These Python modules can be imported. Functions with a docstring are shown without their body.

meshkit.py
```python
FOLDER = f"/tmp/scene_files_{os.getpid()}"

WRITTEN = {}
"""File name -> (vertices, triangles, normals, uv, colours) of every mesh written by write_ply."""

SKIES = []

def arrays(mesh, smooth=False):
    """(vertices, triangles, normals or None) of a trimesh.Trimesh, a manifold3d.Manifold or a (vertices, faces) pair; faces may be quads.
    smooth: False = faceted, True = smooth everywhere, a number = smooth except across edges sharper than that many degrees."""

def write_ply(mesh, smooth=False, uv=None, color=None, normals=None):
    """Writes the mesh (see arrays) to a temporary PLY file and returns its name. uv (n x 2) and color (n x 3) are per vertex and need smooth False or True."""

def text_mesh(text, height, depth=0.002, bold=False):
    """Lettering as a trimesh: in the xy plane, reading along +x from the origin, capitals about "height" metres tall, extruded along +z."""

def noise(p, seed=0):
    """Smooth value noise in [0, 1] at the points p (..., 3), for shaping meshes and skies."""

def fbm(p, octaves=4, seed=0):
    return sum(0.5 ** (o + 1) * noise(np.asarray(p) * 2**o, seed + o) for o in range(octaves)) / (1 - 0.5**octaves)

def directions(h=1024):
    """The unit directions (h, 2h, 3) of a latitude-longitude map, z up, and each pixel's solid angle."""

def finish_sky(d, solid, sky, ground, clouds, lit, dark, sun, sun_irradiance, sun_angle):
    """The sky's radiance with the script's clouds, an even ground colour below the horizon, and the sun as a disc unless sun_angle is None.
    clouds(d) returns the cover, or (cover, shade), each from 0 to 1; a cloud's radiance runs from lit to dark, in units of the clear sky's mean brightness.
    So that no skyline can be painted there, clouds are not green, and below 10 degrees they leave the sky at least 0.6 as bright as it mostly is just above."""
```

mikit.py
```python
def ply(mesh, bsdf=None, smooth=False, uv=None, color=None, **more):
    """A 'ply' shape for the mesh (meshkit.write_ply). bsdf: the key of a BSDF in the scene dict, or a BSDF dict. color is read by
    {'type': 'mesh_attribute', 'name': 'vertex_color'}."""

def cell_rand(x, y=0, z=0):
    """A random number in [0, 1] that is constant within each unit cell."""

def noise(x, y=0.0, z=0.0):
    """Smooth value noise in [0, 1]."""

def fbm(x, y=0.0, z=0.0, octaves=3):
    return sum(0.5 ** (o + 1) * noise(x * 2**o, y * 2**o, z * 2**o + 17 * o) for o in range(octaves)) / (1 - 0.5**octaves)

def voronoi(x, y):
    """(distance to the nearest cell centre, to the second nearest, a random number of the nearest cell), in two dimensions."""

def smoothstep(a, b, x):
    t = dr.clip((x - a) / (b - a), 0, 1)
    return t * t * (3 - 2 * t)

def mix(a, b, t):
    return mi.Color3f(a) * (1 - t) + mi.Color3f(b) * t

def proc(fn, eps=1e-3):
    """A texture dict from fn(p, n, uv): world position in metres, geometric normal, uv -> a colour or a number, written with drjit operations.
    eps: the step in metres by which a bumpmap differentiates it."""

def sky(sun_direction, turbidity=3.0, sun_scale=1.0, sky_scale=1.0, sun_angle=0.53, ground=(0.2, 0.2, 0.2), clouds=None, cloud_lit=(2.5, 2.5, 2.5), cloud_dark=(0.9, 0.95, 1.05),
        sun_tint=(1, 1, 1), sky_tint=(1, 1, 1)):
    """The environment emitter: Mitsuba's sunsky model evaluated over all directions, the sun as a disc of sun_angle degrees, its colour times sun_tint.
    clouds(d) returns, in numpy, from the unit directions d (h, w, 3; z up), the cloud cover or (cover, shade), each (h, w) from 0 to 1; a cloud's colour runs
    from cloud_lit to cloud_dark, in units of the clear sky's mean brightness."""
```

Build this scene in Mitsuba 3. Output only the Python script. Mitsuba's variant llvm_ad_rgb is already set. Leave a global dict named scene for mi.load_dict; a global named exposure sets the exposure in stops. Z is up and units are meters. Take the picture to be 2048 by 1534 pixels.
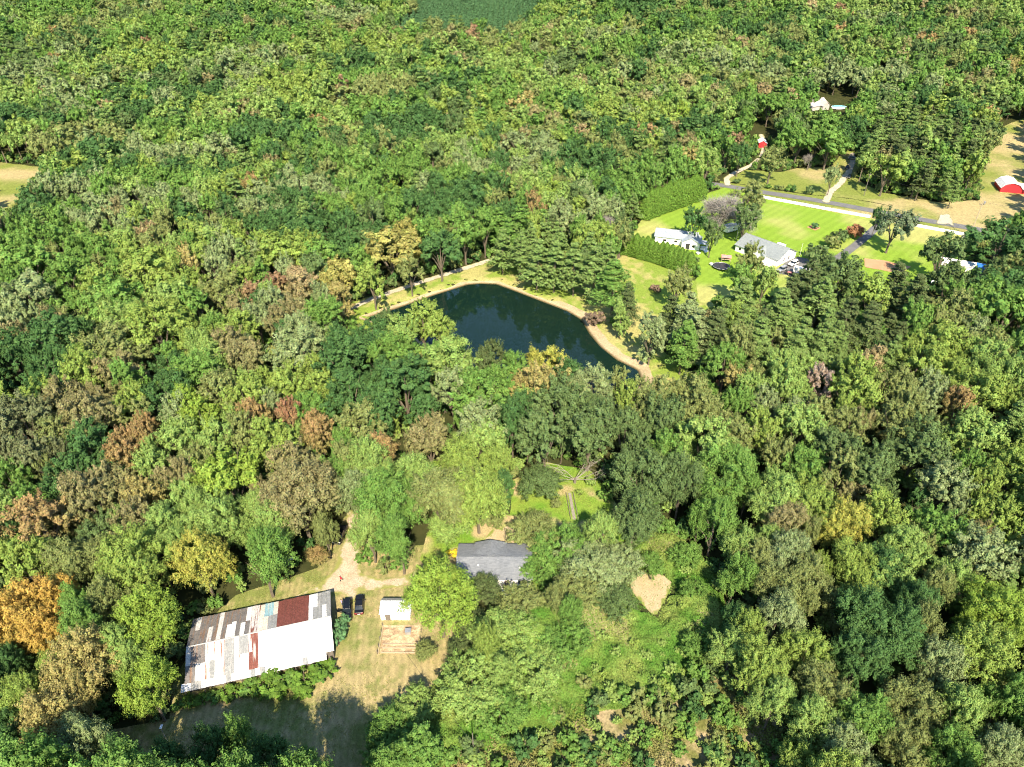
import math, numpy as np, trimesh, drjit as dr, mitsuba as mi, mikit, meshkit, shapely
from mikit import noise, fbm, smoothstep, mix, cell_rand
from scipy.spatial import Delaunay, cKDTree
from shapely.geometry import Polygon, LineString
from shapely.ops import unary_union
T = mi.ScalarTransform4f
scene, labels = {}, {}
# ---------------------------------------------------------------- camera, sky, exposure
PITCH, HEIGHT = math.radians(34.5), 112.0
scene['camera'] = {'type': 'perspective', 'fov': 73.74, 'fov_axis': 'x', 'near_clip': 1.0, 'far_clip': 6000.0,
    'to_world': T().look_at(origin=[0, 0, HEIGHT], target=[0, math.cos(PITCH) * 100, HEIGHT - math.sin(PITCH) * 100], up=[0, 0, 1])}
SUN_EL, SUN_AZ = math.radians(45.0), math.radians(6.0)      # the sun stands behind the camera, a little to its right
scene['sky'] = mikit.sky([math.sin(SUN_AZ) * math.cos(SUN_EL), -math.cos(SUN_AZ) * math.cos(SUN_EL), math.sin(SUN_EL)], turbidity=3.0, sun_tint=(.96, 1.0, 1.03))
exposure = 2.95
# ---------------------------------------------------------------- survey: trees (x, y, crown radius, height, colour, form), open ground, ground areas
TREES = [(-93.7, 96.2, 7.0, 18.7, "R", "b"),
(-87.1, 75.6, 5.9, 17.4, "A", "b"),
(-83.3, 79.8, 4.3, 15.4, "A", "b"),
(-83.6, 88.4, 5.3, 16.6, "O", "b"),
(-91.6, 87.4, 5.0, 16.2, "Y", "b"),
(-71.1, 87.2, 7.1, 18.8, "Y", "b"),
(-59.4, 88.1, 5.7, 17.1, "A2", "b"),
(-69.3, 95.8, 5.7, 17.2, "L", "b"),
(-72.3, 79.6, 4.5, 15.7, "O", "b"),
(-63.1, 74.7, 5.7, 17.1, "V", "b"),
(-58.5, 62.6, 4.6, 15.8, "V", "b"),
(-66.7, 70.5, 4.3, 15.3, "L", "b"),
(-70.2, 66.7, 6.2, 17.7, "T2", "b"),
(-71.2, 57.7, 5.4, 16.7, "T2", "b"),
(-64.8, 53.6, 4.1, 15.2, "S", "b"),
(-77.3, 60.8, 4.0, 15.0, "Y", "b"),
(-84.4, 67.2, 3.3, 14.2, "D", "b"),
(-77.3, 55.4, 3.4, 14.3, "D", "b"),
(-45.6, 53.1, 3.6, 14.4, "D", "b"),
(-36.6, 51.9, 3.7, 14.6, "D", "b"),
(-51.3, 51.4, 3.1, 13.9, "D", "b"),
(-58.4, 51.7, 3.3, 14.2, "D", "b"),
(-32.3, 54.4, 2.3, 5.1, "G", "b"),
(-42.3, 55.1, 2.7, 13.3, "G", "b"),
(-47.5, 88.0, 5.9, 17.4, "G", "b"),
(-43.6, 102.1, 8.5, 20.6, "T", "b"),
(-60.5, 109.3, 8.0, 20.1, "V", "b"),
(-48.3, 97.3, 5.5, 16.9, "L", "b"),
(-60.2, 98.3, 6.1, 17.6, "L", "b"),
(-40.1, 95.9, 2.4, 5.2, "R", "b"),
(-68.1, 105.1, 4.8, 16.0, "L", "b"),
(-38.2, 97.9, 2.8, 13.5, "O", "b"),
(-153.9, 195.1, 9.5, 21.0, "S", "b"),
(-150.0, 177.6, 5.2, 16.5, "S", "b"),
(-129.0, 165.7, 9.9, 21.0, "D", "b"),
(-137.5, 159.3, 7.6, 19.5, "D", "b"),
(-164.0, 213.7, 9.4, 21.0, "G", "b"),
(-148.4, 206.2, 7.5, 19.3, "G", "b"),
(-122.2, 207.8, 10.4, 21.0, "Y", "b"),
(-122.1, 189.9, 9.3, 21.0, "G", "b"),
(-105.2, 190.3, 8.6, 20.7, "L", "b"),
(-115.1, 177.6, 7.4, 19.3, "L", "b"),
(-115.3, 163.5, 8.4, 20.5, "O", "b"),
(-107.5, 154.7, 6.1, 17.6, "T", "b"),
(-103.7, 174.2, 9.5, 21.0, "Y", "b"),
(-99.4, 190.8, 7.1, 18.8, "G", "b"),
(-85.7, 200.4, 4.5, 15.2, "E2", "u"),
(-89.2, 196.0, 4.0, 14.4, "T", "u"),
(-95.1, 199.6, 4.9, 15.8, "O", "u"),
(-67.6, 198.6, 7.7, 19.6, "P", "b"),
(-67.2, 184.1, 6.1, 17.7, "T", "b"),
(-58.0, 184.6, 6.9, 18.6, "G", "b"),
(-77.4, 182.0, 5.3, 16.7, "S", "b"),
(-81.9, 175.7, 6.7, 18.3, "Y", "b"),
(-70.5, 179.1, 5.3, 16.6, "T", "b"),
(-60.1, 160.9, 8.3, 20.4, "S", "b"),
(-78.3, 164.7, 6.4, 17.9, "T", "b"),
(-83.5, 159.2, 5.5, 16.9, "L", "b"),
(-124.4, 152.3, 6.0, 17.5, "D", "b"),
(-114.8, 152.4, 7.0, 18.8, "Y", "b"),
(-121.2, 144.6, 4.9, 15.8, "Y", "u"),
(-114.4, 141.2, 5.7, 17.2, "T", "b"),
(-116.9, 130.0, 7.5, 19.4, "S2", "b"),
(-109.2, 118.3, 6.2, 17.8, "S2", "b"),
(-101.8, 132.2, 7.3, 19.1, "T", "b"),
(-88.4, 142.0, 7.0, 18.8, "D", "b"),
(-84.5, 152.0, 7.3, 19.2, "G", "b"),
(-83.4, 150.4, 4.0, 14.4, "T", "u"),
(-74.7, 142.7, 6.4, 18.0, "O", "b"),
(-95.9, 139.4, 5.4, 16.7, "Y", "b"),
(-92.5, 136.4, 3.8, 14.0, "O", "u"),
(-67.2, 139.2, 6.6, 18.3, "Y", "b"),
(-57.2, 146.3, 6.2, 17.7, "Y", "b"),
(-50.4, 147.3, 5.2, 16.6, "Y", "b"),
(-50.4, 136.6, 5.0, 16.2, "G", "b"),
(-63.4, 133.9, 4.6, 15.8, "R", "b"),
(-55.1, 135.2, 4.3, 15.4, "E", "b"),
(-45.8, 127.2, 4.5, 15.6, "R", "b"),
(-76.4, 133.0, 5.5, 16.9, "V", "b"),
(-78.0, 124.6, 5.3, 16.6, "L", "b"),
(-89.1, 130.2, 3.3, 14.2, "R", "b"),
(-90.6, 123.6, 4.4, 15.5, "R", "b"),
(-96.1, 119.5, 6.8, 18.5, "D", "b"),
(-97.0, 110.2, 6.0, 17.5, "D", "b"),
(-86.9, 109.1, 5.4, 16.8, "T", "b"),
(-92.0, 107.3, 4.8, 16.0, "T", "b"),
(-78.7, 105.1, 4.8, 16.0, "T2", "b"),
(-75.9, 113.4, 4.2, 15.2, "T", "b"),
(-69.7, 124.6, 5.3, 16.6, "L", "b"),
(-55.2, 123.5, 6.4, 18.0, "Y", "b"),
(-48.3, 115.0, 6.1, 17.7, "T", "b"),
(-110.3, 111.6, 4.4, 15.5, "G", "b"),
(-102.2, 103.6, 4.7, 15.9, "G", "b"),
(-64.7, 126.9, 4.8, 16.0, "O", "b"),
(-107.8, 125.1, 4.7, 15.9, "O", "b"),
(-71.0, 118.1, 4.5, 15.7, "O", "b"),
(-80.5, 116.4, 4.5, 15.6, "L", "b"),
(-45.0, 155.2, 8.8, 21.0, "D", "b"),
(-40.6, 164.3, 7.7, 19.7, "D", "b"),
(-40.9, 140.3, 7.6, 19.5, "D", "b"),
(-27.3, 143.3, 8.9, 21.0, "D", "b"),
(-32.3, 133.4, 6.1, 17.7, "D", "b"),
(-26.6, 177.6, 7.4, 19.3, "Y", "b"),
(-40.5, 170.9, 6.5, 18.2, "D", "b"),
(-32.6, 172.0, 6.6, 18.2, "L", "b"),
(-39.2, 184.5, 3.5, 14.4, "K", "b"),
(-21.4, 176.1, 5.2, 16.5, "Y", "b"),
(-32.7, 162.6, 7.0, 18.7, "G", "b"),
(-16.0, 154.1, 8.7, 20.9, "L", "b"),
(-5.5, 162.4, 4.6, 15.7, "N", "b"),
(0.8, 156.3, 4.8, 16.0, "G", "b"),
(9.8, 159.6, 6.2, 17.8, "A2", "b"),
(9.2, 146.3, 7.1, 18.9, "T2", "b"),
(21.2, 148.1, 5.6, 17.0, "S", "b"),
(28.9, 150.2, 3.7, 13.9, "O", "u"),
(35.3, 142.7, 6.4, 18.0, "O", "b"),
(30.2, 141.4, 4.5, 15.6, "Y", "b"),
(-8.1, 140.7, 8.2, 20.3, "G", "b"),
(-7.7, 129.0, 6.6, 18.2, "S", "b"),
(11.9, 137.6, 8.1, 20.1, "K", "b"),
(18.3, 125.5, 8.2, 20.2, "K", "b"),
(7.7, 124.2, 7.6, 19.5, "K", "b"),
(2.0, 136.6, 5.0, 16.2, "D", "b"),
(26.9, 127.7, 6.0, 17.4, "K", "b"),
(28.3, 110.9, 7.1, 18.8, "K", "b"),
(25.2, 100.0, 5.6, 17.0, "K", "b"),
(35.7, 117.8, 6.8, 18.5, "G", "b"),
(-19.2, 124.3, 5.6, 17.0, "T", "b"),
(-6.9, 124.6, 5.3, 16.6, "L", "b"),
(-11.2, 117.1, 5.6, 17.0, "Y", "b"),
(-36.5, 129.6, 6.0, 17.5, "O", "b"),
(-30.9, 120.4, 4.9, 16.1, "R", "b"),
(-36.9, 118.1, 4.5, 15.7, "O", "b"),
(-32.4, 106.9, 5.3, 16.7, "S", "b"),
(-39.7, 126.2, 3.6, 14.5, "G", "b"),
(-25.2, 102.7, 7.8, 19.7, "G", "b"),
(-21.1, 110.7, 5.4, 16.8, "L", "b"),
(-15.1, 104.5, 7.3, 19.2, "O", "b"),
(-7.2, 104.9, 6.8, 18.5, "Y", "b"),
(-3.3, 116.4, 4.5, 15.6, "Y", "b"),
(-13.4, 103.9, 4.8, 7.1, "L", "m"),
(6.5, 117.0, 5.5, 7.7, "K", "m"),
(4.9, 101.3, 5.8, 8.0, "O", "m"),
(-4.3, 107.6, 3.3, 5.6, "O", "m"),
(-22.2, 93.7, 4.9, 16.2, "G", "b"),
(-28.6, 96.7, 4.5, 15.7, "L", "b"),
(9.9, 96.2, 6.7, 8.8, "G", "m"),
(16.0, 91.3, 7.5, 9.6, "S", "m"),
(22.3, 92.7, 5.5, 7.8, "S", "m"),
(12.1, 85.2, 5.8, 8.0, "O", "m"),
(5.6, 92.0, 4.0, 6.3, "G", "m"),
(19.8, 84.6, 4.3, 6.6, "K", "m"),
(35.7, 96.1, 3.6, 5.9, "G", "m"),
(35.9, 87.5, 2.9, 5.3, "G", "m"),
(2.0, 83.7, 5.3, 7.5, "O", "m"),
(-12.9, 78.9, 6.7, 18.4, "V", "b"),
(-5.8, 87.0, 4.2, 6.4, "N", "m"),
(-6.9, 78.6, 3.9, 6.2, "N", "m"),
(-9.5, 75.3, 2.7, 5.1, "N", "m"),
(-1.3, 75.5, 6.8, 8.9, "L", "m"),
(-6.7, 66.7, 7.2, 9.3, "L", "m"),
(3.1, 68.9, 6.0, 8.2, "L", "m"),
(9.6, 75.5, 5.4, 7.7, "G", "m"),
(-2.0, 61.6, 4.9, 7.2, "G", "m"),
(17.9, 97.4, 3.6, 14.4, "L", "b"),
(-18.9, 59.2, 4.4, 6.7, "G", "m"),
(-20.0, 55.7, 3.9, 6.2, "G", "m"),
(-16.2, 63.6, 3.8, 6.1, "L", "m"),
(28.1, 93.7, 3.1, 5.4, "G", "m"),
(-15.8, 74.8, 2.3, 3.6, "O", "m"),
(53.8, 171.9, 6.5, 20.4, "S", "p"),
(71.0, 189.9, 8.2, 21.0, "M", "p"),
(81.4, 183.4, 7.6, 21.0, "M", "p"),
(95.9, 189.9, 7.8, 21.0, "M", "p"),
(58.3, 169.9, 7.2, 21.0, "N", "p"),
(70.0, 165.7, 7.1, 21.0, "M", "p"),
(81.4, 166.0, 6.7, 20.7, "M", "p"),
(98.6, 177.2, 7.0, 21.0, "N", "p"),
(109.3, 207.8, 9.2, 21.0, "K", "b"),
(97.9, 204.1, 7.4, 21.0, "N", "p"),
(58.3, 157.1, 6.2, 17.7, "G", "b"),
(49.4, 167.6, 5.7, 19.1, "G", "p"),
(105.0, 174.7, 6.6, 20.6, "N", "p"),
(87.8, 163.9, 6.3, 20.1, "M", "p"),
(114.5, 194.1, 7.1, 18.9, "Y", "b"),
(127.9, 194.4, 6.3, 20.2, "N", "p"),
(127.2, 206.2, 5.8, 19.3, "N", "p"),
(153.3, 226.2, 7.6, 19.5, "K", "b"),
(180.9, 237.5, 12.9, 21.0, "D", "b"),
(156.5, 200.4, 8.9, 21.0, "D", "b"),
(150.5, 183.0, 8.0, 20.0, "G", "b"),
(135.7, 186.1, 6.9, 18.7, "O", "b"),
(121.7, 167.0, 7.8, 19.8, "Y", "b"),
(111.7, 157.6, 6.8, 18.6, "Y", "b"),
(130.8, 157.6, 6.8, 18.6, "L", "b"),
(99.6, 160.3, 4.9, 15.8, "P", "u"),
(75.4, 169.2, 4.3, 14.9, "O", "u"),
(102.9, 173.7, 3.3, 13.3, "L", "u"),
(146.3, 207.4, 6.7, 18.3, "K", "b"),
(145.2, 190.3, 6.3, 17.8, "G", "b"),
(73.5, 153.5, 6.1, 17.6, "L", "b"),
(81.6, 148.8, 4.3, 14.9, "B2", "u"),
(86.1, 142.4, 7.6, 19.6, "Y", "b"),
(100.2, 147.0, 5.6, 17.0, "O", "b"),
(108.3, 144.8, 5.5, 16.9, "S", "b"),
(118.0, 142.4, 7.6, 19.6, "Y", "b"),
(45.5, 142.3, 5.8, 17.2, "O", "b"),
(57.4, 140.4, 4.5, 15.6, "G", "b"),
(42.7, 119.7, 8.5, 20.6, "L", "b"),
(54.0, 126.4, 5.3, 16.7, "O", "b"),
(60.5, 128.2, 5.4, 16.7, "Y", "b"),
(68.9, 129.0, 6.6, 18.2, "L", "b"),
(46.1, 110.5, 7.6, 19.5, "G", "b"),
(64.1, 139.3, 4.4, 15.5, "S", "b"),
(75.0, 120.0, 6.3, 17.9, "K", "b"),
(78.7, 112.9, 6.6, 18.2, "K", "b"),
(93.3, 120.7, 7.4, 19.3, "K", "b"),
(110.0, 125.3, 6.5, 18.1, "L", "b"),
(109.5, 112.2, 5.5, 16.9, "Y", "b"),
(64.1, 114.3, 5.0, 16.3, "G", "b"),
(93.2, 108.7, 5.9, 17.4, "S", "b"),
(92.5, 130.1, 5.4, 16.8, "O", "b"),
(98.3, 100.4, 5.1, 16.4, "Y", "b"),
(113.4, 139.3, 4.4, 15.5, "R", "b"),
(82.0, 130.7, 4.9, 16.1, "O", "b"),
(54.5, 103.8, 6.3, 17.8, "L", "b"),
(61.6, 101.4, 5.7, 17.1, "Y", "b"),
(67.2, 97.3, 5.5, 16.9, "A2", "b"),
(65.1, 89.1, 4.3, 15.4, "Y", "b"),
(76.4, 100.0, 5.6, 17.0, "Y", "b"),
(52.6, 89.6, 5.3, 16.6, "S", "b"),
(50.2, 93.5, 3.5, 14.3, "L", "b"),
(49.2, 81.8, 4.6, 15.7, "O", "b"),
(75.6, 91.2, 4.9, 16.1, "L", "b"),
(55.5, 84.1, 4.7, 15.8, "O", "b"),
(85.7, 96.0, 5.5, 16.9, "G", "b"),
(41.1, 97.7, 5.1, 16.3, "G", "b"),
(45.1, 93.1, 4.0, 14.9, "L", "b"),
(61.3, 76.0, 5.3, 16.6, "D2", "b"),
(65.5, 71.8, 5.6, 16.9, "D2", "b"),
(58.3, 68.5, 4.6, 15.8, "D2", "b"),
(72.7, 78.8, 4.1, 15.1, "D2", "b"),
(46.8, 75.5, 4.4, 15.5, "S", "b"),
(34.1, 75.1, 3.4, 5.7, "G", "m"),
(40.9, 66.4, 4.9, 16.2, "Y", "b"),
(49.2, 68.7, 4.2, 15.3, "Y", "b"),
(41.7, 60.8, 4.0, 15.0, "L", "b"),
(50.1, 62.3, 4.4, 15.5, "O", "b"),
(89.2, 88.7, 6.7, 18.3, "S", "b"),
(85.4, 76.8, 5.7, 17.2, "V", "b"),
(81.9, 84.3, 4.2, 15.3, "L", "b"),
(77.9, 68.0, 5.4, 16.8, "Y", "b"),
(70.8, 66.6, 4.5, 15.7, "S", "b"),
(45.7, 56.6, 4.2, 15.3, "L", "b"),
(53.9, 58.0, 4.6, 15.8, "G", "b"),
(62.6, 59.8, 4.3, 15.4, "O", "b"),
(69.8, 58.8, 4.7, 15.8, "L", "b"),
(78.2, 60.8, 4.0, 15.0, "G", "b"),
(49.3, 52.2, 4.1, 15.1, "S", "b"),
(57.8, 52.9, 4.1, 15.1, "O", "b"),
(64.7, 51.8, 4.1, 15.1, "G", "b"),
(72.5, 52.5, 4.1, 15.1, "S", "b"),
(42.1, 52.0, 2.6, 13.3, "Y", "b"),
(39.8, 76.4, 2.7, 13.3, "D", "b"),
(-3.5, 236.0, 5.5, 18.8, "M", "p"),
(2.9, 229.7, 6.3, 20.1, "M", "p"),
(9.0, 222.5, 6.6, 20.5, "M", "p"),
(15.0, 220.5, 6.5, 20.5, "M", "p"),
(21.7, 217.7, 6.9, 21.0, "M", "p"),
(28.2, 213.7, 7.2, 21.0, "M", "p"),
(33.8, 204.1, 8.2, 21.0, "G", "p"),
(-0.8, 245.1, 5.7, 19.1, "G", "p"),
(17.6, 235.0, 6.0, 19.5, "M", "p"),
(28.1, 229.7, 6.3, 20.1, "M", "p"),
(6.7, 240.5, 5.6, 19.0, "M", "p"),
(36.7, 193.9, 4.8, 17.6, "N", "p"),
(33.9, 225.3, 5.3, 18.5, "M", "p"),
(-43.7, 228.4, 11.6, 21.0, "Y2", "b"),
(-58.2, 211.1, 6.8, 18.5, "Y2", "b"),
(-46.7, 208.1, 6.3, 17.9, "Y", "b"),
(-35.4, 217.7, 5.2, 16.5, "O", "b"),
(-25.9, 229.6, 8.1, 20.1, "D", "b"),
(-55.3, 196.2, 4.8, 15.7, "T2", "u"),
(-17.8, 244.6, 7.6, 19.5, "G", "b"),
(-67.2, 221.4, 7.9, 19.8, "G", "b"),
(-83.0, 228.4, 9.8, 21.0, "Y", "b"),
(-77.8, 242.9, 8.5, 20.6, "D", "b"),
(55.4, 207.5, 5.4, 16.8, "O", "b"),
(34.3, 188.3, 4.1, 14.5, "L", "u"),
(41.1, 172.9, 5.9, 17.4, "S", "u"),
(84.8, 225.4, 5.5, 16.9, "O", "b"),
(77.1, 210.0, 5.1, 16.3, "G", "b"),
(90.7, 200.7, 4.9, 17.8, "N", "p"),
(85.5, 210.0, 5.1, 16.3, "L", "b"),
(-159.0, 322.5, 8.3, 20.3, "D", "b"),
(-17.9, 285.1, 8.0, 20.0, "D", "b"),
(-200.1, 281.1, 8.4, 20.5, "D", "b"),
(-159.2, 310.3, 5.7, 17.2, "G", "b"),
(-52.6, 405.0, 8.6, 20.7, "D", "b"),
(-222.8, 431.7, 9.0, 21.0, "D", "b"),
(-293.2, 420.8, 10.3, 21.0, "D", "b"),
(-132.4, 384.7, 8.2, 20.3, "D", "b"),
(89.3, 279.1, 15.7, 21.0, "B", "g"),
(74.4, 265.1, 5.6, 16.9, "D", "b"),
(101.2, 285.1, 8.0, 20.0, "O", "b"),
(93.6, 263.1, 6.0, 17.5, "K", "b"),
(77.7, 250.7, 4.4, 15.5, "K", "b"),
(18.5, 120.5, 1.5, 2.3, "L", "s"),
(18.5, 103.2, 2.2, 3.2, "G", "s"),
(9.8, 112.8, 1.7, 2.6, "O", "s"),
(21.1, 107.4, 1.7, 2.5, "L", "s"),
(15.8, 116.5, 1.3, 1.9, "Y", "s"),
(21.5, 115.8, 2.0, 2.9, "G", "s"),
(37.7, 265.3, 8.6, 15.5, "B", "g"),
(-1.0, 345.6, 6.3, 12.9, "B", "g"),
(-189.8, 288.8, 7.6, 14.4, "B", "g"),
(-156.6, 281.9, 6.4, 13.0, "B", "g"),
(-91.1, 292.8, 5.5, 12.1, "B", "g"),
(-165.0, 342.9, 5.6, 12.2, "B", "g"),
(-9.9, 346.9, 5.7, 12.3, "B", "g"),
(-17.9, 149.3, 4.0, 10.4, "B", "g"),
(-23.3, 121.4, 3.5, 9.9, "B3", "g"),
(5.5, 360.9, 5.2, 11.8, "B", "g"),
(-86.1, 221.5, 2.7, 8.9, "B", "g"),
(-32.2, 77.3, 2.0, 3.0, "J", "s"),
(-32.5, 81.4, 1.7, 2.6, "J", "s"),
(-32.5, 78.8, 1.9, 2.8, "J", "s"),
(-12.5, 98.3, 1.4, 2.1, "A3", "s"),
(27.2, 196.9, 3.8, 5.7, "B4", "s"),
(161.9, 284.8, 3.7, 5.5, "D", "s"),
(134.7, 265.8, 4.1, 6.2, "K", "s"),
(129.3, 259.7, 4.0, 6.1, "O", "s"),
(142.2, 270.6, 4.4, 6.6, "R2", "s"),
(118.7, 246.0, 5.8, 8.7, "K", "s"),
(130.5, 280.8, 1.9, 2.9, "J", "s"),
(109.3, 221.6, 5.3, 16.6, "K", "b"),
(115.4, 213.4, 5.1, 18.2, "M", "p"),
(-30.6, 97.0, 2.1, 3.1, "G", "s"),
(-26.1, 94.4, 2.1, 3.1, "O", "s"),
(-23.2, 95.7, 2.1, 3.1, "G", "s"),
(51.2, 220.7, 2.1, 3.2, "B4", "s"),
(34.1, 195.8, 2.5, 3.7, "G", "s"),
(149.8, 255.1, 7.3, 19.2, "N2", "b"),
(151.5, 272.2, 2.9, 13.6, "D", "b"),
(128.6, 340.0, 7.6, 19.6, "O", "b"),
(153.3, 372.9, 10.6, 21.0, "G", "b"),
(165.6, 363.4, 12.4, 21.0, "G", "b"),
(179.9, 404.3, 10.0, 21.0, "G", "b"),
(188.9, 394.7, 8.4, 20.5, "D", "b"),
(157.4, 405.0, 8.6, 20.7, "K", "b"),
(177.2, 322.5, 8.3, 20.3, "Y", "b"),
(160.6, 448.2, 9.3, 21.0, "G", "b"),
(136.9, 418.3, 7.3, 19.8, "G", "u"),
(111.9, 360.6, 6.5, 18.1, "G", "b"),
(116.0, 352.0, 6.4, 17.9, "D", "b"),
(152.5, 323.6, 4.2, 15.2, "S", "b")]
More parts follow.
